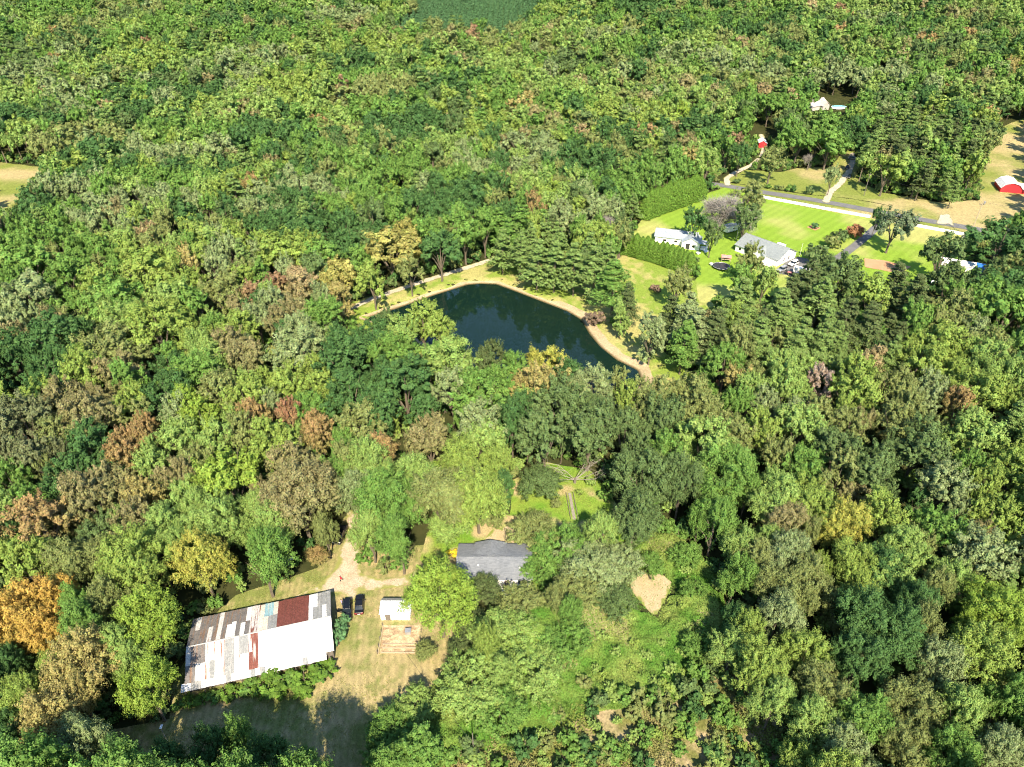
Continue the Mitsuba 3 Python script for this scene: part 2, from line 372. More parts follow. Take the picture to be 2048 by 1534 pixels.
CLEAR = {'yard': [(-55.1, 46.8), (-64.0, 55.5), (-60.0, 66.1), (-61.8, 68.9), (-61.7, 83.6), (-55.9, 89.1), (-41.1, 95.7), (-38.4, 109.2), (-32.7, 109.2), (-29.7, 99.9), (-23.8, 98.9), (-19.1, 101.5), (-17.6, 101.2), (-14.8, 97.8), (-12.7, 85.3), (-18.2, 78.5), (-17.5, 73.1), (-12.5, 71.8), (-10.5, 62.1), (-13.1, 58.0), (-19.0, 56.7), (-20.7, 53.9), (-19.6, 48.2), (-20.4, 41.6), (-26.2, 41.3), (-30.3, 46.7)],
'house': [(-16.8, 86.5), (-20.8, 107.8), (-19.6, 108.8), (1.8, 109.1), (5.9, 102.3), (4.8, 80.6), (-11.8, 80.6)],
'garden': [(-0.9, 109.5), (-0.5, 123.2), (6.7, 127.1), (19.9, 125.9), (25.4, 113.7), (25.9, 101.4), (22.8, 89.6), (21.2, 89.2), (7.3, 95.7), (0.7, 96.1)],
'kudzu': [(-12.7, 36.6), (-11.4, 60.2), (2.1, 64.0), (9.6, 77.0), (19.2, 83.6), (19.9, 93.6), (22.3, 102.6), (34.2, 104.1), (40.9, 92.3), (37.1, 64.9), (44.2, 55.5), (43.7, 36.4), (39.2, 32.7), (-10.4, 32.7)],
'pond': [(-56.6, 199.2), (-57.3, 211.5), (-42.1, 227.9), (-7.1, 252.4), (7.7, 232.1), (30.9, 219.5), (37.6, 201.1), (55.2, 166.5), (48.6, 148.0), (48.8, 146.2), (40.3, 141.9), (31.6, 146.5), (21.2, 147.8), (15.3, 161.3), (4.2, 159.0), (-2.5, 155.1), (-14.2, 162.0), (-18.7, 174.6), (-29.2, 178.7), (-38.9, 175.8), (-50.2, 175.9)],
'estate': [(42.3, 241.9), (46.8, 269.2), (58.4, 295.2), (82.9, 314.8), (105.2, 347.7), (128.0, 373.2), (130.1, 373.3), (141.8, 360.6), (166.6, 360.6), (190.8, 401.6), (193.1, 401.9), (197.8, 395.3), (170.0, 335.5), (200.4, 302.1), (213.5, 302.1), (214.9, 300.5), (210.3, 273.4), (207.3, 272.2), (206.3, 268.1), (203.5, 267.3), (202.6, 263.3), (199.8, 262.4), (198.9, 258.4), (196.1, 257.5), (195.2, 253.5), (192.4, 252.6), (191.5, 248.7), (188.6, 247.7), (187.8, 243.8), (184.9, 242.8), (184.0, 238.8), (172.9, 236.1), (137.1, 208.2), (119.1, 206.2), (102.7, 206.2), (94.3, 200.7), (57.6, 182.7), (55.7, 183.6), (51.5, 196.7), (47.4, 181.0), (37.0, 163.2), (29.2, 162.6), (28.0, 164.0), (29.5, 188.2), (33.9, 215.2)],
'shedlane': [(97.3, 311.2), (109.3, 349.0), (146.9, 440.1), (160.5, 440.7), (161.2, 439.0), (151.7, 400.4), (135.5, 357.2), (113.0, 319.6), (98.7, 309.6)],
'rfield': [(184.5, 273.0), (184.2, 274.9), (206.5, 307.9), (303.9, 442.3), (341.5, 473.6), (343.4, 473.6), (343.8, 471.7), (231.7, 290.6), (206.9, 259.2), (205.1, 258.7), (194.2, 264.3)],
'lmeadow': [(-234.5, 289.8), (-290.0, 375.9), (-289.5, 378.0), (-251.0, 368.7), (-237.2, 346.9), (-235.5, 346.1), (-233.3, 341.3), (-231.6, 340.5), (-229.5, 335.6), (-227.7, 334.8), (-225.6, 330.0), (-223.8, 329.1), (-212.5, 303.2), (-200.0, 267.6), (-208.3, 259.0), (-210.1, 258.9)],
'farhouse': [(190.4, 461.1), (191.9, 469.7), (194.2, 470.3), (195.6, 478.9), (198.0, 479.5), (199.4, 488.1), (201.8, 488.7), (203.2, 497.3), (205.6, 497.9), (207.0, 506.5), (209.4, 507.1), (210.8, 515.7), (212.8, 516.6), (233.6, 502.3), (234.2, 500.6), (196.7, 419.9), (180.5, 419.3), (179.3, 421.0), (184.2, 451.2), (186.6, 451.9), (188.2, 460.8)],
'mobile': [(155.3, 225.1), (171.3, 247.7), (172.8, 247.6), (182.1, 240.3), (182.0, 238.7), (165.8, 217.3), (155.6, 206.9), (150.4, 212.3)],
'glade': [(-72.8, 161.9), (-74.1, 162.8), (-74.0, 164.6), (-80.3, 176.9), (-75.8, 185.9), (-71.1, 182.2), (-63.1, 162.0), (-67.3, 155.3), (-71.5, 157.1)],
'pad': [(136.8, 208.0), (149.4, 227.7), (151.5, 227.9), (157.1, 220.2), (136.4, 192.5), (131.9, 197.4)],
'sand2': [(50.5, 146.2), (57.5, 166.7), (59.5, 167.4), (62.5, 163.0), (55.9, 145.2), (51.7, 144.5)]}
AREA = {'pond': [(-50.4, 202.9), (-40.1, 210.4), (-28.2, 220.3), (-16.6, 228.8), (-11.8, 229.6), (-5.7, 229.2), (0.4, 224.3), (10.1, 216.1), (19.3, 208.3), (23.8, 202.2), (25.7, 192.6), (28.3, 184.7), (32.5, 177.0), (38.1, 171.2), (38.7, 164.2), (30.2, 154.8), (17.5, 153.6), (3.7, 158.4), (-11.0, 168.7), (-22.3, 179.9), (-33.2, 192.2), (-44.0, 198.8)],
'pond_meadow': [(-56.0, 200.5), (-56.7, 212.7), (-40.8, 224.7), (-23.6, 238.2), (-7.7, 251.1), (19.4, 258.4), (48.5, 263.5), (60.2, 248.7), (69.9, 230.9), (68.0, 207.5), (52.3, 197.1), (45.1, 184.4), (54.9, 164.8), (48.9, 157.2), (38.6, 154.8), (23.9, 147.9), (-3.4, 154.8), (-34.9, 181.4)],
'lawn': [(42.7, 258.4), (59.9, 296.2), (87.9, 320.6), (109.1, 337.5), (118.5, 322.7), (135.9, 307.1), (160.5, 293.2), (193.6, 273.0), (173.2, 248.7), (155.4, 230.9), (134.1, 224.7), (101.5, 214.9), (83.9, 214.9), (68.0, 207.5), (65.4, 214.9), (70.9, 244.1)],
'verge': [(106.0, 345.2), (123.2, 334.4), (144.3, 324.2), (161.4, 318.5), (179.9, 307.1), (198.0, 297.5), (219.6, 274.1), (209.8, 258.4), (195.4, 268.7), (185.7, 274.1), (159.7, 291.3), (135.2, 305.1), (117.7, 319.9), (101.7, 327.8)],
'far_field': [(108.6, 345.2), (123.9, 363.4), (141.1, 359.1), (154.7, 367.8), (170.8, 367.8), (192.1, 400.8), (197.2, 395.8), (176.8, 346.8), (179.9, 327.8), (201.9, 313.7), (222.7, 317.1), (248.9, 363.4), (308.0, 446.6), (365.5, 488.3), (224.6, 268.7), (206.5, 288.4), (180.2, 307.7), (161.7, 319.2), (144.6, 324.9), (123.4, 335.2)],
'left_meadow': [(-301.2, 383.2), (-252.1, 367.8), (-240.6, 342.9), (-225.5, 300.6), (-237.2, 285.4)],
'road': [(90.7, 345.2), (106.6, 337.5), (121.4, 328.5), (142.1, 317.8), (154.8, 309.7), (174.2, 296.2), (189.1, 287.2), (201.5, 279.7), (215.6, 267.7)],
'apron': [(186.1, 286.6), (193.5, 297.5), (198.2, 298.7), (192.8, 284.3)],
'gravel_lane': [(108.2, 339.0), (110.4, 349.2), (117.2, 358.3), (130.4, 372.2), (140.9, 388.9), (149.0, 410.9), (152.7, 431.2)],
'far_drive': [(148.4, 314.4), (155.4, 327.8), (165.4, 340.5), (177.2, 359.1), (186.5, 376.7), (193.4, 392.8)],
'pond_track': [(-63.6, 197.1), (-55.8, 208.3), (-50.1, 214.9), (-39.0, 224.7), (-28.8, 232.6), (-18.0, 240.9), (-6.7, 249.7), (1.2, 258.4)],
'asphalt_drive': [(159.4, 284.3), (150.2, 273.0), (140.6, 262.5), (133.5, 255.0), (120.5, 241.8), (108.5, 235.2), (101.7, 237.3)],
'estate_pad': [(101.5, 239.6), (108.0, 247.8), (113.1, 251.1), (118.2, 248.7), (117.7, 239.6), (106.3, 228.8)],
'field': [(-57.7, 62.7), (-60.3, 69.1), (-58.2, 82.5), (-55.3, 88.4), (-40.0, 95.4), (-37.8, 110.4), (-33.3, 110.4), (-30.9, 100.1), (-17.7, 101.5), (-14.0, 96.0), (-12.5, 89.6), (-5.9, 76.0), (-5.5, 66.3), (-13.6, 60.2), (-17.6, 53.1), (-66.3, 53.1), (-76.1, 59.4)],
'house_yard': [(-19.4, 97.4), (-18.1, 105.9), (-13.9, 108.9), (0.7, 110.4), (7.4, 108.9), (6.5, 87.2), (-12.3, 87.2)],
'dirt_drive': [(-37.3, 113.6), (-35.2, 105.9), (-34.5, 99.4), (-34.5, 94.1), (-34.7, 90.2)],
'side_track': [(-34.1, 92.1), (-28.8, 91.1), (-22.8, 91.9), (-18.6, 94.7), (-16.2, 97.4)],
'back_sand': [(-4.3, 105.9), (0.7, 107.4), (0.9, 101.5), (-6.9, 101.5)],
'dirt_drive_poly': [(-37.7, 112.0), (-34.5, 112.0), (-32.4, 100.1), (-30.9, 93.7), (-27.0, 92.1), (-22.9, 92.6), (-18.6, 95.0), (-17.9, 93.4), (-22.6, 90.4), (-28.1, 89.6), (-31.2, 88.9), (-31.3, 85.4), (-33.3, 88.4), (-35.6, 88.9), (-39.3, 88.4), (-43.1, 87.7), (-38.9, 90.6), (-36.9, 94.7), (-36.5, 100.1), (-36.4, 105.9)],
'sand_patch': [(24.7, 92.4), (26.9, 93.8), (29.7, 93.9), (31.8, 91.4), (30.3, 88.2), (27.6, 84.1), (26.2, 86.2), (24.5, 89.6)],
'garden_grass': [(0.1, 122.0), (8.2, 128.4), (19.1, 125.6), (24.3, 113.6), (24.8, 100.8), (11.2, 98.7), (-0.4, 107.4)],
'kudzu': [(6.5, 87.2), (18.0, 92.1), (24.3, 97.4), (28.8, 102.2), (34.5, 103.7), (40.7, 93.4), (39.0, 78.1), (37.0, 74.0), (26.6, 67.2), (15.2, 66.3), (6.4, 63.2), (-2.0, 58.5), (-12.4, 56.9), (-13.3, 66.3), (-6.0, 79.2)],
'weeds': [(36.6, 76.0), (40.4, 73.0), (42.9, 66.3), (48.5, 57.7), (49.4, 51.6), (-12.7, 51.6), (-13.3, 57.7), (-2.0, 60.2), (6.5, 64.5), (15.4, 67.7), (26.9, 68.6)],
'clay': [(139.0, 250.1), (146.3, 247.8), (153.8, 242.2), (146.6, 236.0), (135.9, 241.8)],
'mound': [(127.8, 282.5), (131.5, 285.4), (133.9, 281.9), (130.1, 278.5)],
'glade': [(-79.1, 177.0), (-75.8, 185.0), (-72.1, 181.4), (-75.2, 175.1)],
'pine_a': [(-101.9, 639.3), (-89.3, 717.6), (-100.4, 819.0), (39.3, 819.0), (15.3, 654.1), (-10.0, 639.3), (-52.3, 646.6)],
'pine_b': [(175.3, 345.6), (206.5, 412.9), (241.6, 444.9), (273.7, 412.9), (205.7, 294.5), (189.1, 294.5), (167.0, 314.8)],
'pine_c': [(60.0, 192.7), (78.7, 214.4), (113.2, 214.4), (144.3, 214.4), (130.2, 192.7), (97.9, 168.5), (64.6, 163.1)],
'pine_d': [(-6.4, 240.0), (-0.8, 257.1), (20.9, 254.5), (41.9, 222.4), (40.8, 192.7), (27.2, 199.6), (6.3, 218.4)],
'hedge1': [(40.1, 258.4), (43.0, 255.9), (46.3, 255.0), (49.9, 252.5), (52.9, 250.1), (56.0, 247.3), (58.9, 245.0), (61.9, 242.2), (64.6, 239.6), (67.1, 236.9)],
'hedge2': [(59.4, 293.2), (62.6, 296.2), (66.1, 299.3), (69.9, 302.5), (73.7, 305.7), (77.6, 309.0), (81.7, 313.0), (85.6, 315.8), (89.1, 318.5)],
'sand2': [(58.8, 166.1), (61.4, 163.5), (58.5, 156.0), (56.0, 157.2)]}

# ---------------------------------------------------------------- helpers
def rgb(c): return {'type': 'rgb', 'value': [float(v) for v in c]}
def numbered(key):
    if key not in scene and key not in labels: return key
    n = 1
    while f'{key}_{n:03d}' in scene or f'{key}_{n:03d}' in labels: n += 1
    return f'{key}_{n:03d}'
def tag(key, label, category=None, group=None, kind=None):
    d = labels.setdefault(key, {}); d['label'] = label
    if category: d['category'] = category
    if group: d['group'] = group
    if kind: d['kind'] = kind
    return key
def thing(name, label, category, group=None):
    return tag(numbered(name), label, category, group)
def add(name, mesh, bsdf, parent=None, smooth=False, **kw):
    key = numbered(f'{parent}__{name}' if parent else name)
    scene[key] = mikit.ply(mesh, bsdf, smooth=smooth, **kw)
    return key
def frame(x, y, ang, z=0.0):
    c, s = math.cos(ang), math.sin(ang)
    R = np.array([[c, -s, 0], [s, c, 0], [0, 0, 1.0]])
    return lambda m: moved(m, R, np.array([x, y, z]))
def moved(m, R, t):
    m = m.copy() if hasattr(m, 'copy') else m
    m.vertices = np.asarray(m.vertices) @ R.T + t
    return m
def join(ms): return trimesh.util.concatenate([m for m in ms if m is not None])
def box(x0, x1, y0, y1, z0, z1):
    m = trimesh.creation.box(extents=[x1 - x0, y1 - y0, z1 - z0]); m.apply_translation([(x0 + x1) / 2, (y0 + y1) / 2, (z0 + z1) / 2]); return m
def slab(c, t):
    """A plate under the four corners c (seen from outside counter-clockwise), t thick."""
    c = np.asarray(c, float); n = np.cross(c[1] - c[0], c[-1] - c[0]); n /= np.linalg.norm(n)
    k = len(c); v = np.vstack([c, c - n * t])
    f = [[0, i, i + 1] for i in range(1, k - 1)] + [[k, k + i + 1, k + i] for i in range(1, k - 1)]
    for i in range(k):
        j = (i + 1) % k; f += [[i, k + i, k + j], [i, k + j, j]]
    return trimesh.Trimesh(v, f, process=False)
def ribbed(o, u, v, n, h=0.035):
    """One corrugated sheet: corner o, across u, down the slope v, n ribs."""
    o, u, v = (np.asarray(a, float) for a in (o, u, v)); w = np.cross(u, v); w /= np.linalg.norm(w)
    if w[2] < 0: w = -w
    ks = [0]; hs = [0]
    for i in range(n):
        ks += [i + .3, i + .5, i + .7, i + 1]; hs += [0, 1, 0, 0]
    t = np.array(ks) / n; a = o + t[:, None] * u + np.array(hs)[:, None] * h * w
    vv = np.vstack([a, a + v]); m = len(t)
    f = []
    for i in range(m - 1): f += [[i, i + 1, m + i + 1], [i, m + i + 1, m + i]]
    return trimesh.Trimesh(vv, f, process=False)
def tube(pts, radii, sides=6):
    p = np.asarray(pts, float); t = np.gradient(p, axis=0); t /= np.linalg.norm(t, axis=1, keepdims=True) + 1e-9
    a = np.cross(t, np.where(np.abs(t[:, 2:]) < .9, [[0, 0, 1.0]], [[1.0, 0, 0]])); a /= np.linalg.norm(a, axis=1, keepdims=True) + 1e-9
    b = np.cross(t, a); g = np.arange(sides) * 2 * np.pi / sides
    r = np.broadcast_to(radii, (len(p),))
    v = (p[:, None] + r[:, None, None] * (np.cos(g)[None, :, None] * a[:, None] + np.sin(g)[None, :, None] * b[:, None])).reshape(-1, 3)
    f = []
    for i in range(len(p) - 1):
        for j in range(sides):
            k = (j + 1) % sides; q = [i * sides + j, i * sides + k, (i + 1) * sides + k, (i + 1) * sides + j]
            f += [[q[0], q[1], q[2]], [q[0], q[2], q[3]]]
    e = (len(p) - 1) * sides
    f += [[e, e + j, e + j + 1] for j in range(1, sides - 1)] + [[0, j + 1, j] for j in range(1, sides - 1)]
    return trimesh.Trimesh(v, f, process=False)
def hull_box(w, l, h, r, taper=(1, 1), z0=0.0, shift=0.0):
    """A rounded box (hull of spheres), its top narrowed by taper and shifted along y."""
    import manifold3d as m3
    s = []
    for sx in (-1, 1):
        for sy in (-1, 1):
            for k in (0, 1):
                q = m3.Manifold.sphere(r, 10)
                s.append(q.translate([sx * (w / 2 - r) * (taper[0] if k else 1), sy * (l / 2 - r) * (taper[1] if k else 1) + (shift if k else 0), z0 + (h - r if k else r)]))
    m = m3.Manifold.batch_hull(s).to_mesh()
    return trimesh.Trimesh(m.vert_properties[:, :3], m.tri_verts, process=False)
# ---------------------------------------------------------------- terrain
POND = Polygon(AREA['pond']).buffer(1.5).buffer(-1.5)
def rise(y):
    t = np.clip((y - 400) / 480, 0, 1); return 44 * t * t * (3 - 2 * t)
def ground(x, y):
    x, y = np.asarray(x, float), np.asarray(y, float)
    z = rise(y)
    q = (x > -80) & (x < 70) & (y > 130) & (y < 260)
    if q.any():
        p = shapely.points(np.stack([x[q], y[q]], -1)); d = shapely.distance(POND.exterior, p)
        d = np.where(shapely.contains(POND, p), d, -d)
        t = np.clip((d + 3) / 8, 0, 1); z = np.array(z); z[q] -= 2.2 * t * t * (3 - 2 * t)
    return z
def drape(poly, step, off, wobble=0.0, seed=0):
    """A sheet over the terrain with the polygon's outline: mesh and, as uv, the distance to its edge."""
    poly = poly.buffer(0)
    L = poly.exterior.length; n = max(8, int(L / min(step, 1.5)))
    e = np.array([poly.exterior.interpolate(i / n, normalized=True).coords[0] for i in range(n)])
    if wobble:
        w = np.stack([meshkit.fbm(np.c_[e / 5, np.zeros(n)], 3, seed), meshkit.fbm(np.c_[e / 5, np.ones(n) * 9], 3, seed)], -1) - .5
        e = e + w * 2 * wobble
        poly = Polygon(e).buffer(0)
        poly = max(poly.geoms, key=lambda g: g.area) if hasattr(poly, 'geoms') else poly
        n = len(poly.exterior.coords) - 1; e = np.array(poly.exterior.coords[:-1])
    x0, y0, x1, y1 = poly.bounds
    gx, gy = np.meshgrid(np.arange(x0, x1, step), np.arange(y0, y1, step))
    g = np.stack([gx.ravel(), gy.ravel()], -1)
    g = g[shapely.contains(poly.buffer(-step * .35), shapely.points(g))]
    p = np.vstack([e, g]); tri = Delaunay(p).simplices
    c = p[tri].mean(1); tri = tri[shapely.contains(poly, shapely.points(c))]
    a = np.cross(p[tri[:, 1]] - p[tri[:, 0]], p[tri[:, 2]] - p[tri[:, 0]]); tri[a < 0] = tri[a < 0][:, ::-1]
    d = shapely.distance(poly.exterior, shapely.points(p))
    v = np.c_[p, ground(p[:, 0], p[:, 1]) + off]
    return trimesh.Trimesh(v, tri, process=False), np.stack([d, d * 0], -1)
def sheet(name, poly, step, off, bsdf, wobble=0.0, kind='structure', label=None, category=None, parent=None):
    m, uv = drape(poly, step, off, wobble, len(scene))
    key = add(name, m, bsdf, parent, smooth=True, uv=uv)
    if not parent: tag(key, label, category, None, kind)
    return key
def strip(line, w): return LineString(line).buffer(w / 2, join_style='round')
# ---------------------------------------------------------------- materials
def diffuse(key, fn):
    scene[key] = {'type': 'twosided', 'bsdf': {'type': 'diffuse', 'reflectance': mikit.proc(fn) if callable(fn) else rgb(fn)}}
def plain(key, c, rough=0.5, metal=0.0, spec=0.5):
    scene[key] = {'type': 'twosided', 'bsdf': {'type': 'principled', 'base_color': mikit.proc(c) if callable(c) else rgb(c), 'roughness': rough, 'metallic': metal, 'specular': spec}}
def speck(p, s): return noise(p.x * s, p.y * s, p.z * s)
diffuse('forest_floor_mat', lambda p, n, uv: mix((.03, .04, .015), (.06, .062, .026), fbm(p.x * .3, p.y * .3, 0, 3)))
def field_fn(p, n, uv):
    a = fbm(p.x * .10, p.y * .10, 3, 3); b = fbm(p.x * .8, p.y * .8, 5, 3); f = noise(p.x * 7, p.y * 7)
    s = .5 + .5 * dr.sin(p.x * 5.2 + p.y * .6 + 3 * noise(p.x * .25, p.y * .25))
    c = mix((.17, .20, .06), (.33, .275, .14), smoothstep(.30, .68, a * .55 + b * .45))
    return c * (.72 + .30 * s * b + .36 * f)
diffuse('field_mat', field_fn)
def dirt_fn(p, n, uv):
    e = uv.x + (fbm(p.x * .7, p.y * .7, 2, 3) - .5) * 2.6
    c = mix((.38, .30, .20), (.52, .44, .34), fbm(p.x * .6, p.y * .6, 1, 4)) * (.78 + .4 * noise(p.x * 5, p.y * 5))
    return mix((.24, .25, .08), c, smoothstep(-.1, 1.0, e))
diffuse('dirt_mat', dirt_fn)
def track_fn(p, n, uv):
    e = uv.x + (fbm(p.x * .7, p.y * .7, 2, 3) - .5) * 1.2
    c = mix((.40, .35, .26), (.52, .47, .38), fbm(p.x * .6, p.y * .6, 1, 3))
    return mix((.22, .23, .08), c, smoothstep(.0, .5, e)) * (.85 + .3 * noise(p.x * 4, p.y * 4))
diffuse('track_mat', track_fn)
def meadow_fn(p, n, uv):
    a = fbm(p.x * .07, p.y * .07, 3, 3); f = noise(p.x * 3, p.y * 3)
    c = mix((.20, .28, .05), (.36, .34, .13), smoothstep(.40, .70, a + .3 * (noise(p.x * .6, p.y * .6) - .5)))
    return c * (.8 + .35 * f)
diffuse('meadow_mat', meadow_fn)
def lawn_fn(p, n, uv):
    t = (p.x - p.y) * .7071
    s = smoothstep(-.5, .5, dr.sin(t * 2 * math.pi / 3.6 + .8 * noise(p.x * .05, p.y * .05)))
    a = fbm(p.x * .05, p.y * .05, 3, 3) + .25 * smoothstep(110, 190, p.x) - .1
    c = mix((.19, .30, .04), (.34, .35, .12), smoothstep(.38, .72, a))
    return c * (.90 + .09 * s + .16 * noise(p.x * 2, p.y * 2))
diffuse('lawn_mat', lawn_fn)
def dry_fn(p, n, uv):
    a = fbm(p.x * .045, p.y * .045, 8, 4)
    c = mix((.19, .23, .055), (.38, .32, .16), smoothstep(.38, .68, a))
    return c * (.8 + .35 * noise(p.x * 1.6, p.y * 1.6))
diffuse('dry_mat', dry_fn)
diffuse('yard_mat', lambda p, n, uv: mix(mix((.10, .24, .025), (.24, .30, .06), fbm(p.x * .3, p.y * .3, 2, 3)), (.40, .33, .18), smoothstep(.55, .72, fbm(p.x * .16, p.y * .16, 7, 3))) * (.75 + .45 * noise(p.x * 6, p.y * 6)))
def sand_fn(p, n, uv):
    e = uv.x + (fbm(p.x * .9, p.y * .9, 2, 3) - .5) * 2.0
    c = mix((.36, .30, .17), (.46, .37, .24), fbm(p.x * .8, p.y * .8, 1, 3)) * (.85 + .3 * noise(p.x * 6, p.y * 6))
    return mix((.20, .24, .06), c, smoothstep(0, .6, e))
diffuse('sand_mat', sand_fn)
def bank_fn(p, n, uv):
    c = mix((.34, .27, .16), (.47, .38, .24), fbm(p.x * .4, p.y * .4, 1, 3))
    wet = smoothstep(-.35, -.72, p.z)
    return mix(c, (.09, .075, .035), wet) * (.85 + .3 * noise(p.x * 3, p.y * 3))
diffuse('bank_mat', bank_fn)
diffuse('asphalt_mat', lambda p, n, uv: mix((.13, .135, .14), (.19, .19, .19), fbm(p.x * .5, p.y * .5, 1, 3)))
diffuse('clay_mat', lambda p, n, uv: mix((.42, .22, .12), (.50, .32, .19), fbm(p.x * .3, p.y * .3, 1, 3)))
diffuse('weeds_mat', lambda p, n, uv: mix((.15, .16, .05), (.36, .29, .17), smoothstep(.35, .65, fbm(p.x * .22, p.y * .22, 1, 4))) * (.7 + .5 * noise(p.x * 4, p.y * 4)))
diffuse('vine_ground_mat', lambda p, n, uv: mix((.04, .08, .012), (.09, .13, .03), fbm(p.x * .5, p.y * .5, p.z * .5, 3)))
scene['leaf_mat'] = {'type': 'principledthin', 'base_color': {'type': 'mesh_attribute', 'name': 'vertex_color'}, 'roughness': .6, 'diff_trans': .5, 'spec_trans': 0.0, 'eta': 1.35}
scene['water_mat'] = {'type': 'bumpmap', 'arbitrary': mikit.proc(lambda p, n, uv: .012 * fbm(p.x * 1.1, p.y * .8, 0, 3), 0.05), 'scale': 1.0,
    'bsdf': {'type': 'plastic', 'int_ior': 1.33, 'nonlinear': False, 'diffuse_reflectance': mikit.proc(lambda p, n, uv: mix((.004, .016, .013), (.008, .02, .012), fbm(p.x * .06, p.y * .06, 0, 3)))}}
# ---------------------------------------------------------------- the setting
def axis(parts): return np.unique(np.concatenate([np.arange(a, b, s) for a, b, s in parts]))
gx = axis([(-3000, -400, 200), (-400, -64, 12), (-64, 52, 1.5), (52, 400, 12), (400, 3001, 200)])
gy = axis([(-600, 40, 40), (40, 144, 8), (144, 240, 1.5), (240, 400, 10), (400, 900, 10), (900, 4001, 155)])
X, Y = np.meshgrid(gx, gy); V = np.c_[X.ravel(), Y.ravel(), ground(X.ravel(), Y.ravel())]
nx = len(gx); i = (np.arange(len(gy) - 1)[:, None] * nx + np.arange(nx - 1)).ravel()
tag(add('ground', trimesh.Trimesh(V, np.vstack([np.c_[i, i + 1, i + nx + 1], np.c_[i, i + nx + 1, i + nx]]), process=False), 'forest_floor_mat', smooth=True), 'dark leaf-strewn forest floor under the trees', kind='structure')
P_ = {k: Polygon(v).buffer(0) for k, v in AREA.items() if k not in ('road', 'gravel_lane', 'far_drive', 'pond_track', 'asphalt_drive', 'dirt_drive', 'side_track', 'hedge1', 'hedge2')}
wp = np.array(POND.buffer(3.5).simplify(.3).exterior.coords[:-1])
wm, _ = drape(POND.buffer(2.5), 6, 0)
wm.vertices[:, 2] = -.75
tag(add('pond_water', wm, 'water_mat'), 'still dark green-blue pond reflecting the trees behind it', kind='structure')
sheet('meadow', P_['pond_meadow'], 2.0, .06, 'meadow_mat', 1.0, label='mown grass slope round the far side of the pond')
sheet('bank', POND.buffer(2.6).difference(POND.buffer(-2.2)), 1.2, .12, 'bank_mat', label='bare sandy bank along the edge of the pond') if False else None
bank = unary_union([POND.buffer(1.3), POND.buffer(3.0).intersection(Polygon([(8, 120), (80, 120), (80, 214), (8, 214)]))]).buffer(1).buffer(-1)
m, uv = drape(bank, 1.2, .13, .7, 8); add('bank', m, 'bank_mat', smooth=True); tag('bank', 'bare sandy rim round the edge of the pond', kind='structure')
sheet('lawn', P_['lawn'], 8, .10, 'lawn_mat', .4, label='striped mown lawn round the white house')
sheet('verge', P_['verge'], 8, .07, 'dry_mat', .4, label='grass verge along the asphalt road')
sheet('far_field', P_['far_field'], 6, .04, 'dry_mat', 1.0, label='dry grass field beyond the asphalt road')
sheet('left_meadow', P_['left_meadow'], 6, .04, 'dry_mat', 1.0, label='pale meadow at the left edge of the photo')
sheet('road', strip(AREA['road'], 5.6), 4, .16, 'asphalt_mat', label='grey two-lane asphalt road')
sheet('gravel_lane', strip(AREA['gravel_lane'], 3.2), 1.5, .20, 'track_mat', label='pale gravel lane leading up to the small red shed')
sheet('far_driveway', strip(AREA['far_drive'], 3.4), 1.5, .20, 'track_mat', label='pale gravel driveway crossing the dry field')
sheet('pond_track', strip(AREA['pond_track'], 3.0), 1.0, .16, 'track_mat', label='pale gravel track along the dam beyond the pond')
sheet('asphalt_driveway', strip(AREA['asphalt_drive'], 3.6), 2, .20, 'asphalt_mat', label='grey asphalt driveway across the lawn')
sheet('parking_pad', P_['estate_pad'], 3, .24, 'asphalt_mat', label='grey paved parking area beside the white house')
sheet('clay_patch', P_['clay'], 2, .18, 'clay_mat', .6, label='bare red clay strip at the foot of the lawn')
sheet('flower_bed', P_['mound'], 1, .16, 'clay_mat', .3, label='round bare bed with a small tree on the lawn')
sheet('field', P_['field'], 1.5, .04, 'field_mat', .6, label='dry mown field south of the metal-roofed barn')
sheet('house_yard', P_['house_yard'], 1.5, .08, 'yard_mat', .6, label='green yard round the grey-shingled house')
sheet('dirt_driveway', P_['dirt_drive_poly'], .8, .13, 'dirt_mat', .5, label='pale bare dirt driveway between the trees')
sheet('gravel_apron', P_['apron'], 1, .21, 'track_mat', .3, label='pale gravel apron on the far side of the asphalt road')
sheet('sandy_yard', P_['back_sand'], 1, .12, 'sand_mat', .3, label='bare sandy yard behind the grey-shingled house')
sheet('sand_patch', P_['sand_patch'].buffer(1.2).buffer(-.6), .8, .20, 'sand_mat', .05, label='bare sandy clearing among the vines')
sheet('garden_grass', P_['garden_grass'], 1.2, .05, 'yard_mat', .5, label='bright green grass clearing behind the house')
sheet('glade', P_['glade'], 1.5, .05, 'dry_mat', .5, label='small pale glade among the trees left of the pond')
sheet('red_clearing', P_['sand2'], 1, .05, 'clay_mat', .3, label='small red dirt clearing right of the pond')
sheet('weed_ground', P_['weeds'], 1.2, .05, 'weeds_mat', .6, label='dry weedy ground at the bottom of the photo')
